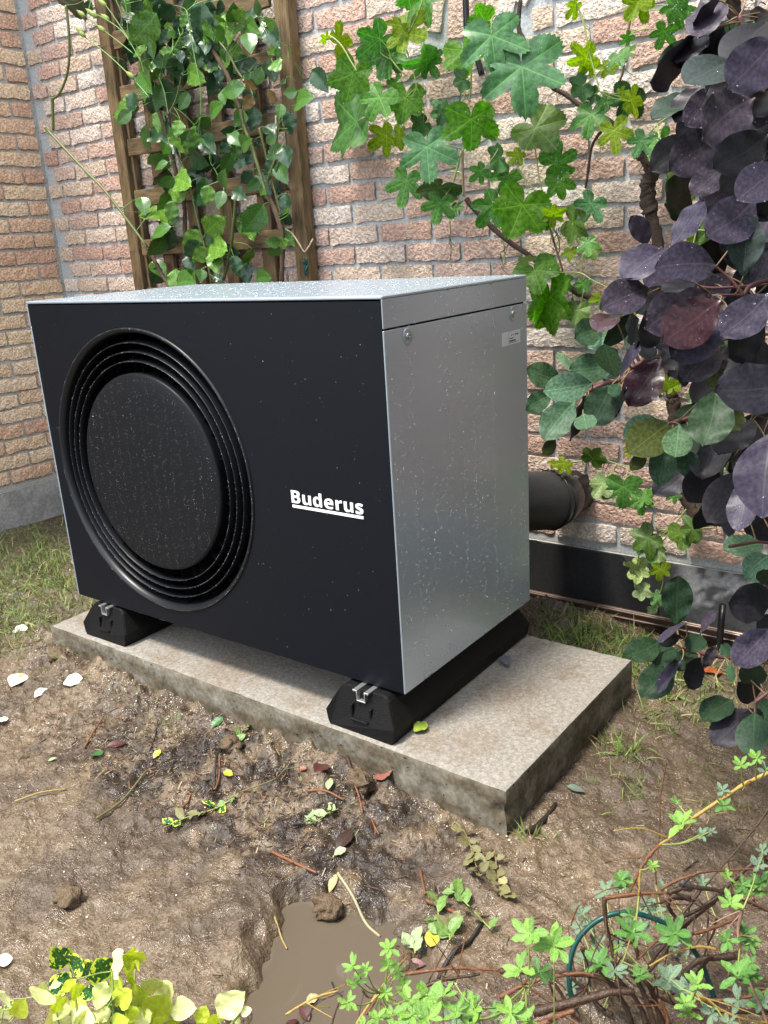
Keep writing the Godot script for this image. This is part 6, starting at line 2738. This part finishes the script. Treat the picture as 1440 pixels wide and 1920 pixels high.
func rose_stems() -> Array:
	return [
		[50,0,6,-1858,1818,-800,-1861,1754,-800,-1878,1674,-800,-1912,1609,-800,-1969,1560,-800,-2011,1548,-800],
		[60,0,3,-2043,1558,-820,-2054,1514,-820,-2070,1450,-820],
		[55,0,4,-2116,1464,-820,-1924,1304,-820,-1812,1213,-820,-1630,1020,-820],
		[80,0,4,-1679,1020,-860,-1657,986,-860,-1622,927,-860,-1578,870,-860],
		[80,0,9,-1597,1500,-900,-1566,1452,-900,-1547,1383,-900,-1526,1282,-900,-1517,1229,-900,-1501,1155,-900,-1506,1100,-900,-1532,963,-900,-1552,889,-900],
		[45,0,8,-1502,1380,-880,-1478,1310,-880,-1453,1254,-880,-1435,1181,-880,-1420,1101,-880,-1411,1048,-880,-1401,1014,-880,-1387,878,-880],
		[80,0,5,-1267,1610,-880,-1236,1563,-880,-1201,1509,-880,-1185,1460,-880,-1164,1411,-880],
		[60,0,6,-1144,1408,-860,-1134,1353,-860,-1113,1305,-860,-1093,1236,-860,-1077,1182,-860,-1068,1147,-860],
		[90,0,6,-1087,1148,-880,-1071,1131,-880,-1051,1088,-880,-1037,1037,-880,-1039,985,-880,-1057,880,-880],
		[50,0,5,-1026,1342,-890,-1035,1298,-890,-1042,1260,-890,-1082,1202,-890,-1088,1177,-890],
		[40,0,7,-1110,1353,-900,-1097,1295,-900,-1086,1241,-900,-1073,1182,-900,-1054,1101,-900,-1042,1050,-900,-1050,1021,-900],
		[60,0,6,-1246,1152,-900,-1258,1107,-900,-1273,1062,-900,-1294,995,-900,-1322,938,-900,-1347,894,-900],
		[40,0,4,-1207,1610,-860,-1167,1562,-860,-1145,1523,-860,-1122,1493,-860],
		[20,0,4,-1313,1709,-840,-1302,1581,-840,-1291,1493,-840,-1305,1404,-840],
		[20,0,5,-1516,1488,-820,-1596,1563,-820,-1687,1636,-820,-1753,1681,-820,-1817,1722,-820],
		[16,0,4,-1555,1624,-810,-1635,1679,-810,-1700,1722,-810,-1770,1769,-810],
		[16,0,4,-1509,1590,-800,-1578,1687,-800,-1670,1747,-800,-1722,1770,-800],
		[16,0,4,-1564,1665,-810,-1603,1713,-810,-1642,1762,-810,-1668,1790,-810],
		[15,0,4,-1579,1674,-820,-1578,1708,-820,-1573,1738,-820,-1576,1785,-820],
		[15,0,3,-1533,1596,-820,-1548,1651,-820,-1575,1671,-820],
		[18,0,3,-1539,1493,-840,-1546,1547,-840,-1557,1602,-840],
		[14,0,4,-1627,1720,-830,-1613,1741,-830,-1619,1774,-830,-1632,1797,-830],
		[20,0,3,-1480,1437,-860,-1485,1500,-860,-1502,1550,-860],
		[30,0,4,-1470,1432,-850,-1427,1467,-850,-1397,1511,-850,-1383,1537,-850],
		[20,0,3,-1453,1583,-840,-1400,1611,-840,-1350,1649,-840],
		[20,0,3,-1277,1193,-880,-1308,1247,-880,-1324,1267,-880],
	]

func vine_shoots() -> Array:
	return [
		[70,0,6,73,1210,-940,42,1232,-940,19,1247,-940,-36,1277,-940,-83,1313,-940,-115,1331,-940],
		[70,0,5,-106,1328,-920,-150,1380,-920,-185,1442,-920,-205,1485,-920,-198,1544,-920],
		[80,0,6,-389,1090,-950,-378,1074,-950,-315,1013,-950,-257,967,-950,-188,923,-950,-132,878,-950],
		[90,0,5,-132,878,-950,-79,842,-950,-39,821,-950,12,808,-950,61,784,-950],
		[40,0,5,17,1223,-940,-2,1205,-940,-15,1182,-940,-23,1130,-940,-30,1088,-940],
		[35,0,3,-356,1212,-880,-357,1159,-880,-357,1094,-880],
		[30,0,3,-372,1209,-900,-392,1154,-900,-405,1121,-900],
		[25,0,3,-410,1162,-900,-378,1156,-900,-372,1135,-900],
		[30,0,3,-334,1396,-900,-337,1359,-900,-342,1327,-900],
		[20,0,3,-364,1391,-920,-366,1365,-920,-369,1343,-920],
		[25,0,5,-770,1553,-850,-743,1538,-850,-717,1514,-850,-693,1477,-850,-672,1446,-850],
		[22,0,4,-520,1502,-860,-505,1465,-860,-492,1431,-860,-481,1378,-860],
		[18,0,2,-502,1510,-860,-503,1491,-860],
		[22,0,3,-574,1464,-880,-553,1439,-880,-529,1417,-880],
		[22,0,5,-23,1495,-860,-3,1452,-860,14,1379,-860,29,1334,-860,38,1299,-860],
		[35,0,5,85,1462,-930,77,1422,-930,72,1381,-930,67,1341,-930,57,1320,-930],
		[25,0,3,211,1235,-900,173,1217,-900,136,1187,-900],
		[25,0,4,297,1051,-850,291,1021,-850,284,972,-850,276,928,-850],
		[20,0,4,-143,1206,-880,-136,1157,-880,-127,1108,-880,-110,1044,-880],
		[20,0,5,-191,1151,-880,-170,1120,-880,-144,1092,-880,-124,1062,-880,-104,1035,-880],
		[35,0,4,-120,997,-920,-110,966,-920,-100,936,-920,-83,887,-920],
		[25,0,3,-115,996,-930,-99,966,-930,-98,935,-930],
		[20,0,4,-86,1001,-920,-76,974,-920,-63,946,-920,-43,901,-920],
		[18,0,5,-104,889,-880,-57,884,-880,-15,882,-880,18,863,-880,59,845,-880],
		[16,0,3,-10,934,-880,-11,905,-880,-15,882,-880],
		[16,0,3,-15,833,-900,-23,806,-900,-29,785,-900],
		[30,0,2,-69,814,-950,-79,780,-950],
		[22,0,5,274,279,-900,259,254,-900,241,229,-900,208,203,-900,167,176,-900],
		[20,0,4,244,229,-890,231,204,-890,218,182,-890,205,162,-890],
		[16,0,4,241,226,-890,212,198,-890,193,181,-890,192,166,-890],
		[15,0,5,180,206,-900,214,213,-900,252,225,-900,303,232,-900,347,240,-900],
		[16,0,3,168,177,-880,161,143,-880,156,109,-880],
		[15,0,3,158,130,-880,151,87,-880,149,45,-880],
		[15,0,3,221,165,-890,224,125,-890,223,59,-890],
		[14,0,5,150,107,-880,149,62,-880,152,42,-880,166,35,-880,180,33,-880],
		[14,0,5,222,160,-890,224,87,-890,223,62,-890,215,26,-890,207,-11,-890],
		[14,0,4,-39,369,-920,17,387,-920,85,375,-920,121,375,-920],
		[18,0,3,201,341,-930,221,321,-930,238,306,-930],
		[30,0,3,199,584,-940,216,557,-940,219,542,-940],
		[18,0,3,-269,1264,-860,-250,1238,-860,-229,1212,-860],
		[20,0,3,-435,1032,-930,-434,996,-930,-435,938,-930],
		[24,0,3,-276,973,-950,-273,942,-950,-272,907,-950],
	]

func vine_trunk() -> Array:
	return [
		[170,0,11,466,261,-940,416,251,-940,355,248,-940,302,249,-940,275,268,-940,256,308,-940,244,361,-940,231,413,-940,226,465,-940,220,514,-940,215,562,-940],
		[150,0,7,215,562,-940,196,624,-940,185,705,-940,176,811,-940,168,889,-940,158,965,-940,141,1017,-940],
		[190,0,5,141,1017,-940,134,1054,-940,133,1086,-940,142,1109,-940,148,1133,-940],
		[100,0,3,151,1124,-930,129,1140,-930,104,1155,-930],
		[90,0,3,136,1115,-930,126,1140,-930,123,1162,-930],
		[80,0,3,153,1126,-930,168,1139,-930,183,1135,-930],
		[50,0,4,46,798,-950,92,702,-950,137,620,-950,181,559,-950],
	]

func bush_stems() -> Array:
	return [
		[40,0,6,542,316,-50,565,307,-64,586,301,-77,616,294,-98,664,283,-130,701,277,-156],
		[35,0,4,683,304,45,691,311,36,699,317,28,730,329,-1],
		[25,0,3,677,289,16,680,256,26,687,216,37],
		[45,0,5,345,727,-101,366,738,-122,388,743,-140,403,756,-157,422,769,-176],
		[45,0,6,411,766,-128,432,777,-148,459,786,-172,505,798,-212,551,805,-250,598,806,-286],
		[40,0,4,444,895,-204,435,913,-204,427,928,-204,411,956,-202],
		[35,0,4,454,897,-173,486,893,-195,518,887,-217,585,888,-269],
		[35,0,4,576,879,-166,565,892,-163,556,903,-161,535,924,-152],
		[25,0,3,579,880,-156,558,882,-141,538,883,-125],
		[45,0,3,576,879,-166,583,893,-177,611,901,-202],
		[50,0,5,480,1314,-396,498,1273,-394,517,1223,-389,538,1172,-385,567,1121,-387],
		[40,0,4,546,1214,-341,529,1184,-316,516,1153,-294,500,1118,-269],
		[40,0,3,504,689,-102,494,686,-93,476,686,-79],
		[40,0,4,498,684,-122,529,693,-149,566,703,-181,610,707,-217],
		[40,0,3,616,615,-92,624,638,-108,644,652,-129],
		[30,0,4,595,491,-93,626,495,-119,645,493,-132,667,489,-147],
	]

func shrub_twigs() -> Array:
	return [
		[40,2,6,747,312,230,725,301,251,702,284,276,675,262,305,658,244,325,644,231,340],
		[40,1,5,636,211,315,628,200,326,623,189,334,617,172,345,613,154,355],
		[20,2,2,623,188,347,626,156,358],
		[20,2,6,613,167,323,616,141,332,618,113,341,617,94,349,615,75,358,613,57,367],
		[50,1,4,571,112,338,600,114,315,620,114,299,641,113,284],
		[55,0,6,641,113,284,656,118,270,673,118,258,698,111,241,724,98,226,755,81,209],
		[50,0,5,571,112,338,574,93,343,579,73,347,586,53,350,591,34,354],
		[35,1,7,632,118,289,645,127,275,658,132,263,674,137,249,688,138,238,719,138,215,751,138,190],
		[25,0,5,730,185,122,715,156,145,700,131,166,686,109,186,670,83,208],
		[50,0,8,741,143,169,724,129,188,710,113,205,698,97,221,689,86,232,670,72,251,651,62,270,638,48,285],
		[55,0,6,692,70,196,673,54,217,655,35,238,640,16,257,628,-3,274,618,-25,290],
		[50,0,5,677,38,181,652,14,209,635,-8,231,627,-30,245,613,-55,266],
		[50,0,8,662,90,251,649,91,260,640,92,267,638,82,272,643,72,272,648,65,271,646,52,278,641,40,286],
		[40,0,4,663,72,204,653,50,220,643,36,234,638,26,242],
		[40,1,7,723,74,236,698,64,260,679,58,277,659,55,293,641,54,308,630,43,320,620,29,333],
		[60,0,7,476,40,465,502,38,446,524,36,430,565,29,401,584,25,389,601,15,379,619,5,370],
		[50,1,7,484,15,482,501,25,465,514,31,453,529,36,439,543,38,428,568,39,408,583,35,399],
		[100,0,6,527,2,468,548,7,450,571,12,430,590,17,414,609,21,398,632,20,380],
		[70,1,3,539,-7,475,557,3,457,575,9,441],
		[30,2,5,704,35,266,685,40,279,667,37,294,650,30,310,633,18,327],
		[80,0,7,723,-16,206,704,-16,221,683,-17,237,673,-21,247,664,-33,258,658,-50,270,651,-62,280],
		[32,3,8,745,160,318,744,140,327,747,122,331,753,99,336,761,81,337,772,58,338,785,31,338,790,19,339],
		[25,3,3,765,119,253,750,129,260,731,138,271],
		[30,2,5,710,63,383,724,55,375,739,43,369,763,30,356,790,23,338],
		[40,1,4,770,-24,240,742,-31,264,716,-32,284,689,-29,304],
		[60,0,7,650,-60,345,641,-38,343,632,-18,342,621,2,343,605,18,349,583,29,361,575,27,368],
		[70,0,4,654,-78,323,644,-53,321,635,-30,319,624,-15,321],
		[60,0,5,630,-90,322,623,-74,319,612,-56,320,592,-32,326,578,-8,327],
		[60,0,6,613,-90,334,605,-70,331,587,-44,334,569,-18,338,557,3,338,541,17,346],
		[40,0,4,609,-3,302,601,20,298,595,35,297,591,45,296],
		[40,0,4,559,-25,335,566,4,319,576,24,303,586,38,289],
		[30,1,3,648,-36,311,651,-17,301,655,2,291],
		[50,0,5,586,-90,335,564,-80,339,549,-58,343,534,-45,349,527,-39,352],
		[50,0,4,547,-90,363,532,-80,364,513,-51,367,504,-42,371],
		[40,0,3,517,-90,375,511,-79,367,500,-53,364],
		[30,0,4,678,-1,169,678,-19,176,674,-34,185,670,-55,196],
		[50,0,5,770,-70,231,720,-64,267,677,-56,296,651,-44,312,633,-33,321],
		[50,1,3,665,-61,335,660,-44,331,650,-26,332],
		[40,1,5,368,44,546,397,47,523,430,48,497,454,45,480,475,42,465],
		[40,0,4,393,26,534,415,34,514,435,36,498,455,39,482],
		[30,1,3,426,27,508,430,36,502,432,48,496],
		[28,2,4,360,34,635,366,49,625,372,61,615,380,72,605],
		[25,1,3,364,38,617,370,51,607,377,64,597],
		[22,0,5,258,-30,633,264,-17,623,270,-3,612,285,6,598,298,11,586],
		[25,2,4,238,-15,642,253,-4,626,269,6,610,292,12,590],
		[22,0,3,291,-33,609,293,-15,600,297,4,589],
		[25,0,4,329,28,582,338,17,579,349,23,568,361,22,560],
		[22,1,7,531,107,-26,531,82,-15,531,52,-3,535,14,8,539,-28,22,542,-62,33,545,-90,47],
		[25,1,3,536,87,348,533,75,355,532,63,361],
		[25,4,4,541,14,346,549,-1,346,554,-17,349,559,-37,353],
		[20,2,3,537,85,506,535,69,514,531,61,520],
	]

func shrub_rosettes_0() -> Array:
	return [
		577,242,572,219,0,
		602,228,559,240,0,
		565,190,575,181,0,
		574,159,541,175,1,
		573,157,608,198,0,
		581,133,586,149,0,
		602,171,357,127,1,
		607,104,340,131,1,
		593,45,347,66,0,
		736,186,341,161,0,
		741,164,280,168,1,
		754,172,267,149,1,
		751,200,272,119,2,
		735,126,339,145,1,
		758,120,324,141,1,
		759,128,386,257,1,
		722,118,418,157,0,
		713,98,433,145,0,
		716,78,425,135,0,
		766,113,347,115,1,
		769,97,350,127,1,
		738,73,410,124,2,
		757,63,400,113,2,
		779,49,336,129,2,
		633,185,328,78,0,
		580,111,305,104,2,
		668,272,333,197,0,
		644,259,277,83,1,
		709,289,294,138,1,
		701,295,272,93,2,
		724,349,286,135,0,
		741,361,281,102,0,
		754,353,287,114,2,
		641,208,352,80,0,
		677,215,269,104,2,
		687,218,260,69,2,
		603,162,347,125,1,
		736,170,281,135,1,
		751,162,273,135,1,
		715,166,272,96,0,
		738,161,191,100,2,
		432,204,644,131,0,
		429,177,644,114,0,
		383,164,658,131,0,
		392,150,644,110,0,
		384,136,655,118,0,
		369,97,656,120,0,
		433,161,634,102,0,
		448,153,640,114,0,
		415,122,637,95,0,
		469,164,659,188,0,
		485,166,646,179,0,
		507,183,648,167,0,
		483,162,675,193,0,
		503,166,671,182,0,
		526,174,650,182,0,
		537,165,633,167,0,
		432,128,675,137,0,
		445,131,663,128,0,
		542,158,645,156,0,
		416,114,680,111,0,
		463,137,674,143,0,
		506,-3,261,170,2,
		506,-22,269,170,2,
		523,12,216,173,2,
		580,-9,194,171,2,
		594,-15,186,171,2,
		527,-56,253,171,2,
		557,-61,232,143,2,
		609,-108,211,171,2,
		637,-107,163,145,2,
		574,-54,190,145,2,
		517,-85,325,138,2,
		617,-84,169,130,2,
		646,24,131,143,2,
		599,20,169,128,2,
		698,-144,157,128,2,
		568,-68,279,125,1,
		595,-70,260,111,1,
		512,-76,273,143,2,
		694,29,351,193,2,
		663,81,315,239,1,
		487,87,597,171,2,
		512,60,538,130,1,
		753,129,319,152,1,
		633,110,367,162,2,
		581,40,376,235,1,
		647,167,428,212,1,
		676,61,374,221,2,
		741,-12,287,179,2,
		626,14,343,159,1,
		462,24,519,164,1,
		624,94,429,151,2,
		779,37,317,205,1,
	]

func shrub_rosettes() -> Array:
	return shrub_rosettes_0()

func hoop_path() -> Array:
	return [
		[38,0,24,546,-115,354,536,-94,353,529,-76,351,524,-55,348,521,-34,342,521,-16,334,524,0,325,530,13,316,539,24,304,549,32,294,561,37,283,578,38,269,592,35,260,605,30,252,619,23,244,629,16,239,643,5,233,653,-5,229,661,-17,227,670,-30,226,679,-46,225,687,-65,226,694,-80,228,697,-93,230],
	]

func debris_list() -> Array:
	return [
		["petal", "white petal with a pink streak on the mud before the slab", "petal", "petal_pink", -1006, 161, -965, 127, 0],
		["petal", "small white petal left of the pink streaked one", "petal", "petal", -1036, 230, -1027, 196, 0],
		["petal", "slender white petal with a yellow tip near the grass", "petal", "petal_y", -1128, 238, -1162, 183, 0],
		["petal", "half seen white petal at the left edge of the mud", "petal", "petal", -1007, 353, -990, 331, 0],
		["petal", "broad white petal lying in the wet mud left of the yellow leaved plant", "petal", "petal_big", -291, 779, -277, 757, 0],
		["petal", "pale straw coloured petal in the grass by the slab corner", "petal", "petal_s", -1457, 34, -1426, 0, 0],
		["fallen_leaf", "maroon oval leaf lying flat on the mud left of the slab", "leaf", "maroon", -668, 277, -641, 240, 0],
		["fallen_leaf", "small dark green leaf on the mud below the maroon leaf", "leaf", "green", -672, 310, -637, 314, 0],
		["fallen_leaf", "small yellow leaf on the mud near the slab", "leaf", "yellow", -534, 250, -533, 229, 0],
		["fallen_leaf", "small whitish leaf on bare mud left of the twigs", "leaf", "pale", -741, 384, -728, 369, 0],
		["fallen_leaf", "red and white veined leaf leaning on a mud clod by the slab", "leaf", "red", -49, 44, 0, 71, 0],
		["fallen_leaf", "dark wine red leaf curled beside the concrete slab", "leaf", "maroon", -154, 130, -160, 84, 0],
		["fallen_leaf", "pale green round leaf among the litter near the slab", "leaf", "pale", -104, 147, -122, 119, 0],
		["fallen_leaf", "orange brown leaf scrap at the end of a long thin stem", "leaf", "orange", -208, 120, -196, 110, 0],
		["fallen_leaf", "bright yellow leaf on the green sprig by the puddle", "leaf", "yellow", 273, 319, 282, 353, 0],
		["fallen_leaf", "wet maroon leaf floating at the near end of the puddle", "leaf", "maroon_big", 194, 558, 165, 547, 0],
		["fallen_leaf", "dark red wet leaf half sunk beside the floating twig", "leaf", "maroon_big", 178, 591, 176, 566, 0],
		["fallen_leaf", "crumpled orange leaf on soil under the purple bush", "leaf", "orange_big", 376, -767, 416, -796, 0],
		["fallen_leaf", "blue grey leaf lying on the slab beside the rubber block", "leaf", "grey", 1, -409, 37, -366, 1],
		["fallen_leaf", "curled yellow green leaf against the front of the right rubber block", "leaf", "limegreen", 5, -14, 13, -51, 1],
		["fallen_leaf", "pale green leaf pair lying on mud above the long stem", "leaf", "pale", 25, 286, 38, 266, 0],
		["fallen_leaf", "pale straw leaf at the head of the long cut stem", "leaf", "straw", 58, 314, 57, 344, 0],
		["fallen_leaf", "small straw leaf beside the puddle edge clod", "leaf", "straw", 84, 364, 98, 364, 0],
		["fallen_leaf", "cream leaf floating on the puddle near its left side", "leaf", "straw", 170, 536, 176, 516, 0],
		["fallen_leaf", "red tinged wet leaf at the right rim of the puddle", "leaf", "redwet", 256, 386, 285, 373, 0],
		["fallen_leaf", "green leaf pair beside the red twig on the dark litter", "leaf", "green", -503, 100, -492, 71, 0],
		["fallen_leaf", "yellow green slim leaf on the dark litter", "leaf", "yellow", -341, 216, -317, 213, 0],
		["fallen_leaf", "dark brown crumpled leaf on the litter above the green leaf pair", "leaf", "brown", 15, 266, 6, 208, 0],
		["fallen_leaf", "purple leaf lying at the right edge of the wet mud", "leaf", "redwet", 665, -151, 684, -173, 0],
		["fallen_leaf", "dark purple wet leaf on mud behind the brown twigs", "leaf", "dark", 570, 5, 595, 2, 0],
		["fallen_leaf", "grey green leaf scrap against the slab's right foot", "leaf", "greygreen", 294, -138, 331, -148, 0],
	]

func twig_list() -> Array:
	return [
		["brown twig split in two on the mud left of the slab", 1, 2.6, -722, 302, -750, 255, -797, 191],
		["straw coloured stalk at the left of the mud", 2, 2.2, -659, 517, -635, 470, -605, 428],
		["olive green stalk lying diagonally on the mud", 5, 2.6, -457, 459, -476, 382, -502, 297],
		["dark rootlet with a knob near the slab", 4, 2.2, -560, 238, -597, 193, -639, 148],
		["long red brown twig pointing at the puddle", 1, 3.2, -96, 329, -32, 334, 26, 337],
		["pale cut stem sticking out of the puddle rim", 2, 2, 16, 441, 43, 456, 69, 470],
		["black brown root lying among the litter", 4, 3, -328, 259, -365, 214, -418, 153],
		["brown twig in the grass at the slab corner", 1, 2, -1290, 119, -1269, 88, -1259, 57],
		["red brown twig lying on the litter before the right rubber block", 1, 2.8, -146, 166, -106, 155, -61, 149],
		["dark bent twig leaning along the slab face", 0, 3, -122, 59, -65, 106, -2, 147],
		["thin red stick crossing the dark bent twig", 1, 2.2, -60, 117, -30, 138, -1, 165],
		["long thin olive stem arching over the dark litter", 5, 1.5, -266, 242, -221, 186, -230, 139, -213, 114],
		["short brown stick near the pale green sprig", 1, 2, 20, 164, 41, 182, 57, 189],
		["black twig under the pale green sprig", 4, 2.6, -105, 256, -97, 240, -86, 227],
		["long pale stem with a broken head beside the puddle", 6, 3, 61, 320, 107, 335, 146, 352, 185, 363],
		["red stick standing out of the mud before the slab corner", 1, 2.6, 167, 213, 190, 239, 215, 267],
		["broad red brown stick beside the muddy sprig", 1, 4, 227, 282, 258, 279, 291, 280],
		["straight brown stick pointing down the litter bank", 1, 2.4, -60, 112, -30, 138, -5, 159],
		["rust red stick below the pale green sprig", 1, 2.4, 21, 161, 39, 179, 53, 193],
		["black bark strip half buried along the slab's right foot", 4, 6, 294, 32, 299, -16, 300, -75],
		["thick black root at the right rim of the puddle", 4, 4, 318, 387, 325, 351, 332, 313, 330, 266],
		["thin dark stem floating on the puddle", 4, 1.3, 177, 482, 192, 491, 207, 493],
		["orange brown chip of wood on the litter", 1, 3, -349, 327, -355, 310, -358, 298],
		["rust brown chip by the rounded stone", 1, 3, -326, 258, -345, 227, -375, 194],
		["fine grey twig on wet mud at the right", 0, 1.4, 612, -205, 628, -209, 639, -214],
		["fine brown twig lying on mud right of the slab", 0, 1.4, 567, -33, 573, -68, 579, -85],
	]

func sprig_list() -> Array:
	return [
		["sprig of yellow edged leaves dropped on the wet mud", 0, 12, -264, 247, -285, 292, -311, 356, -326, 391],
		["small pale green sprig lying on the dark litter", 1, 7, -59, 170, -61, 203, -71, 228, -92, 235],
		["mud covered sprig beside the slab's near corner", 2, 13, 188, 94, 223, 128, 255, 165, 286, 195],
		["second muddy sprig right of the first", 2, 10, 270, 120, 296, 155, 317, 186, 335, 212],
		["muddy sprig with a green stem below the other two", 3, 9, 353, 280, 311, 259, 271, 247, 242, 238],
		["green leafy sprig growing at the puddle rim", 4, 8, 297, 349, 278, 319, 253, 286, 247, 277],
		["second thin green sprig beside the yellow leaf", 4, 7, 312, 339, 294, 317, 279, 306],
		["pale seedling at the right rim of the puddle", 1, 4, 263, 370, 250, 358, 238, 353],
		["green sprig at the foot of the slab's front face", 4, 4, -404, 142, -406, 103, -429, 66, -418, 51],
	]
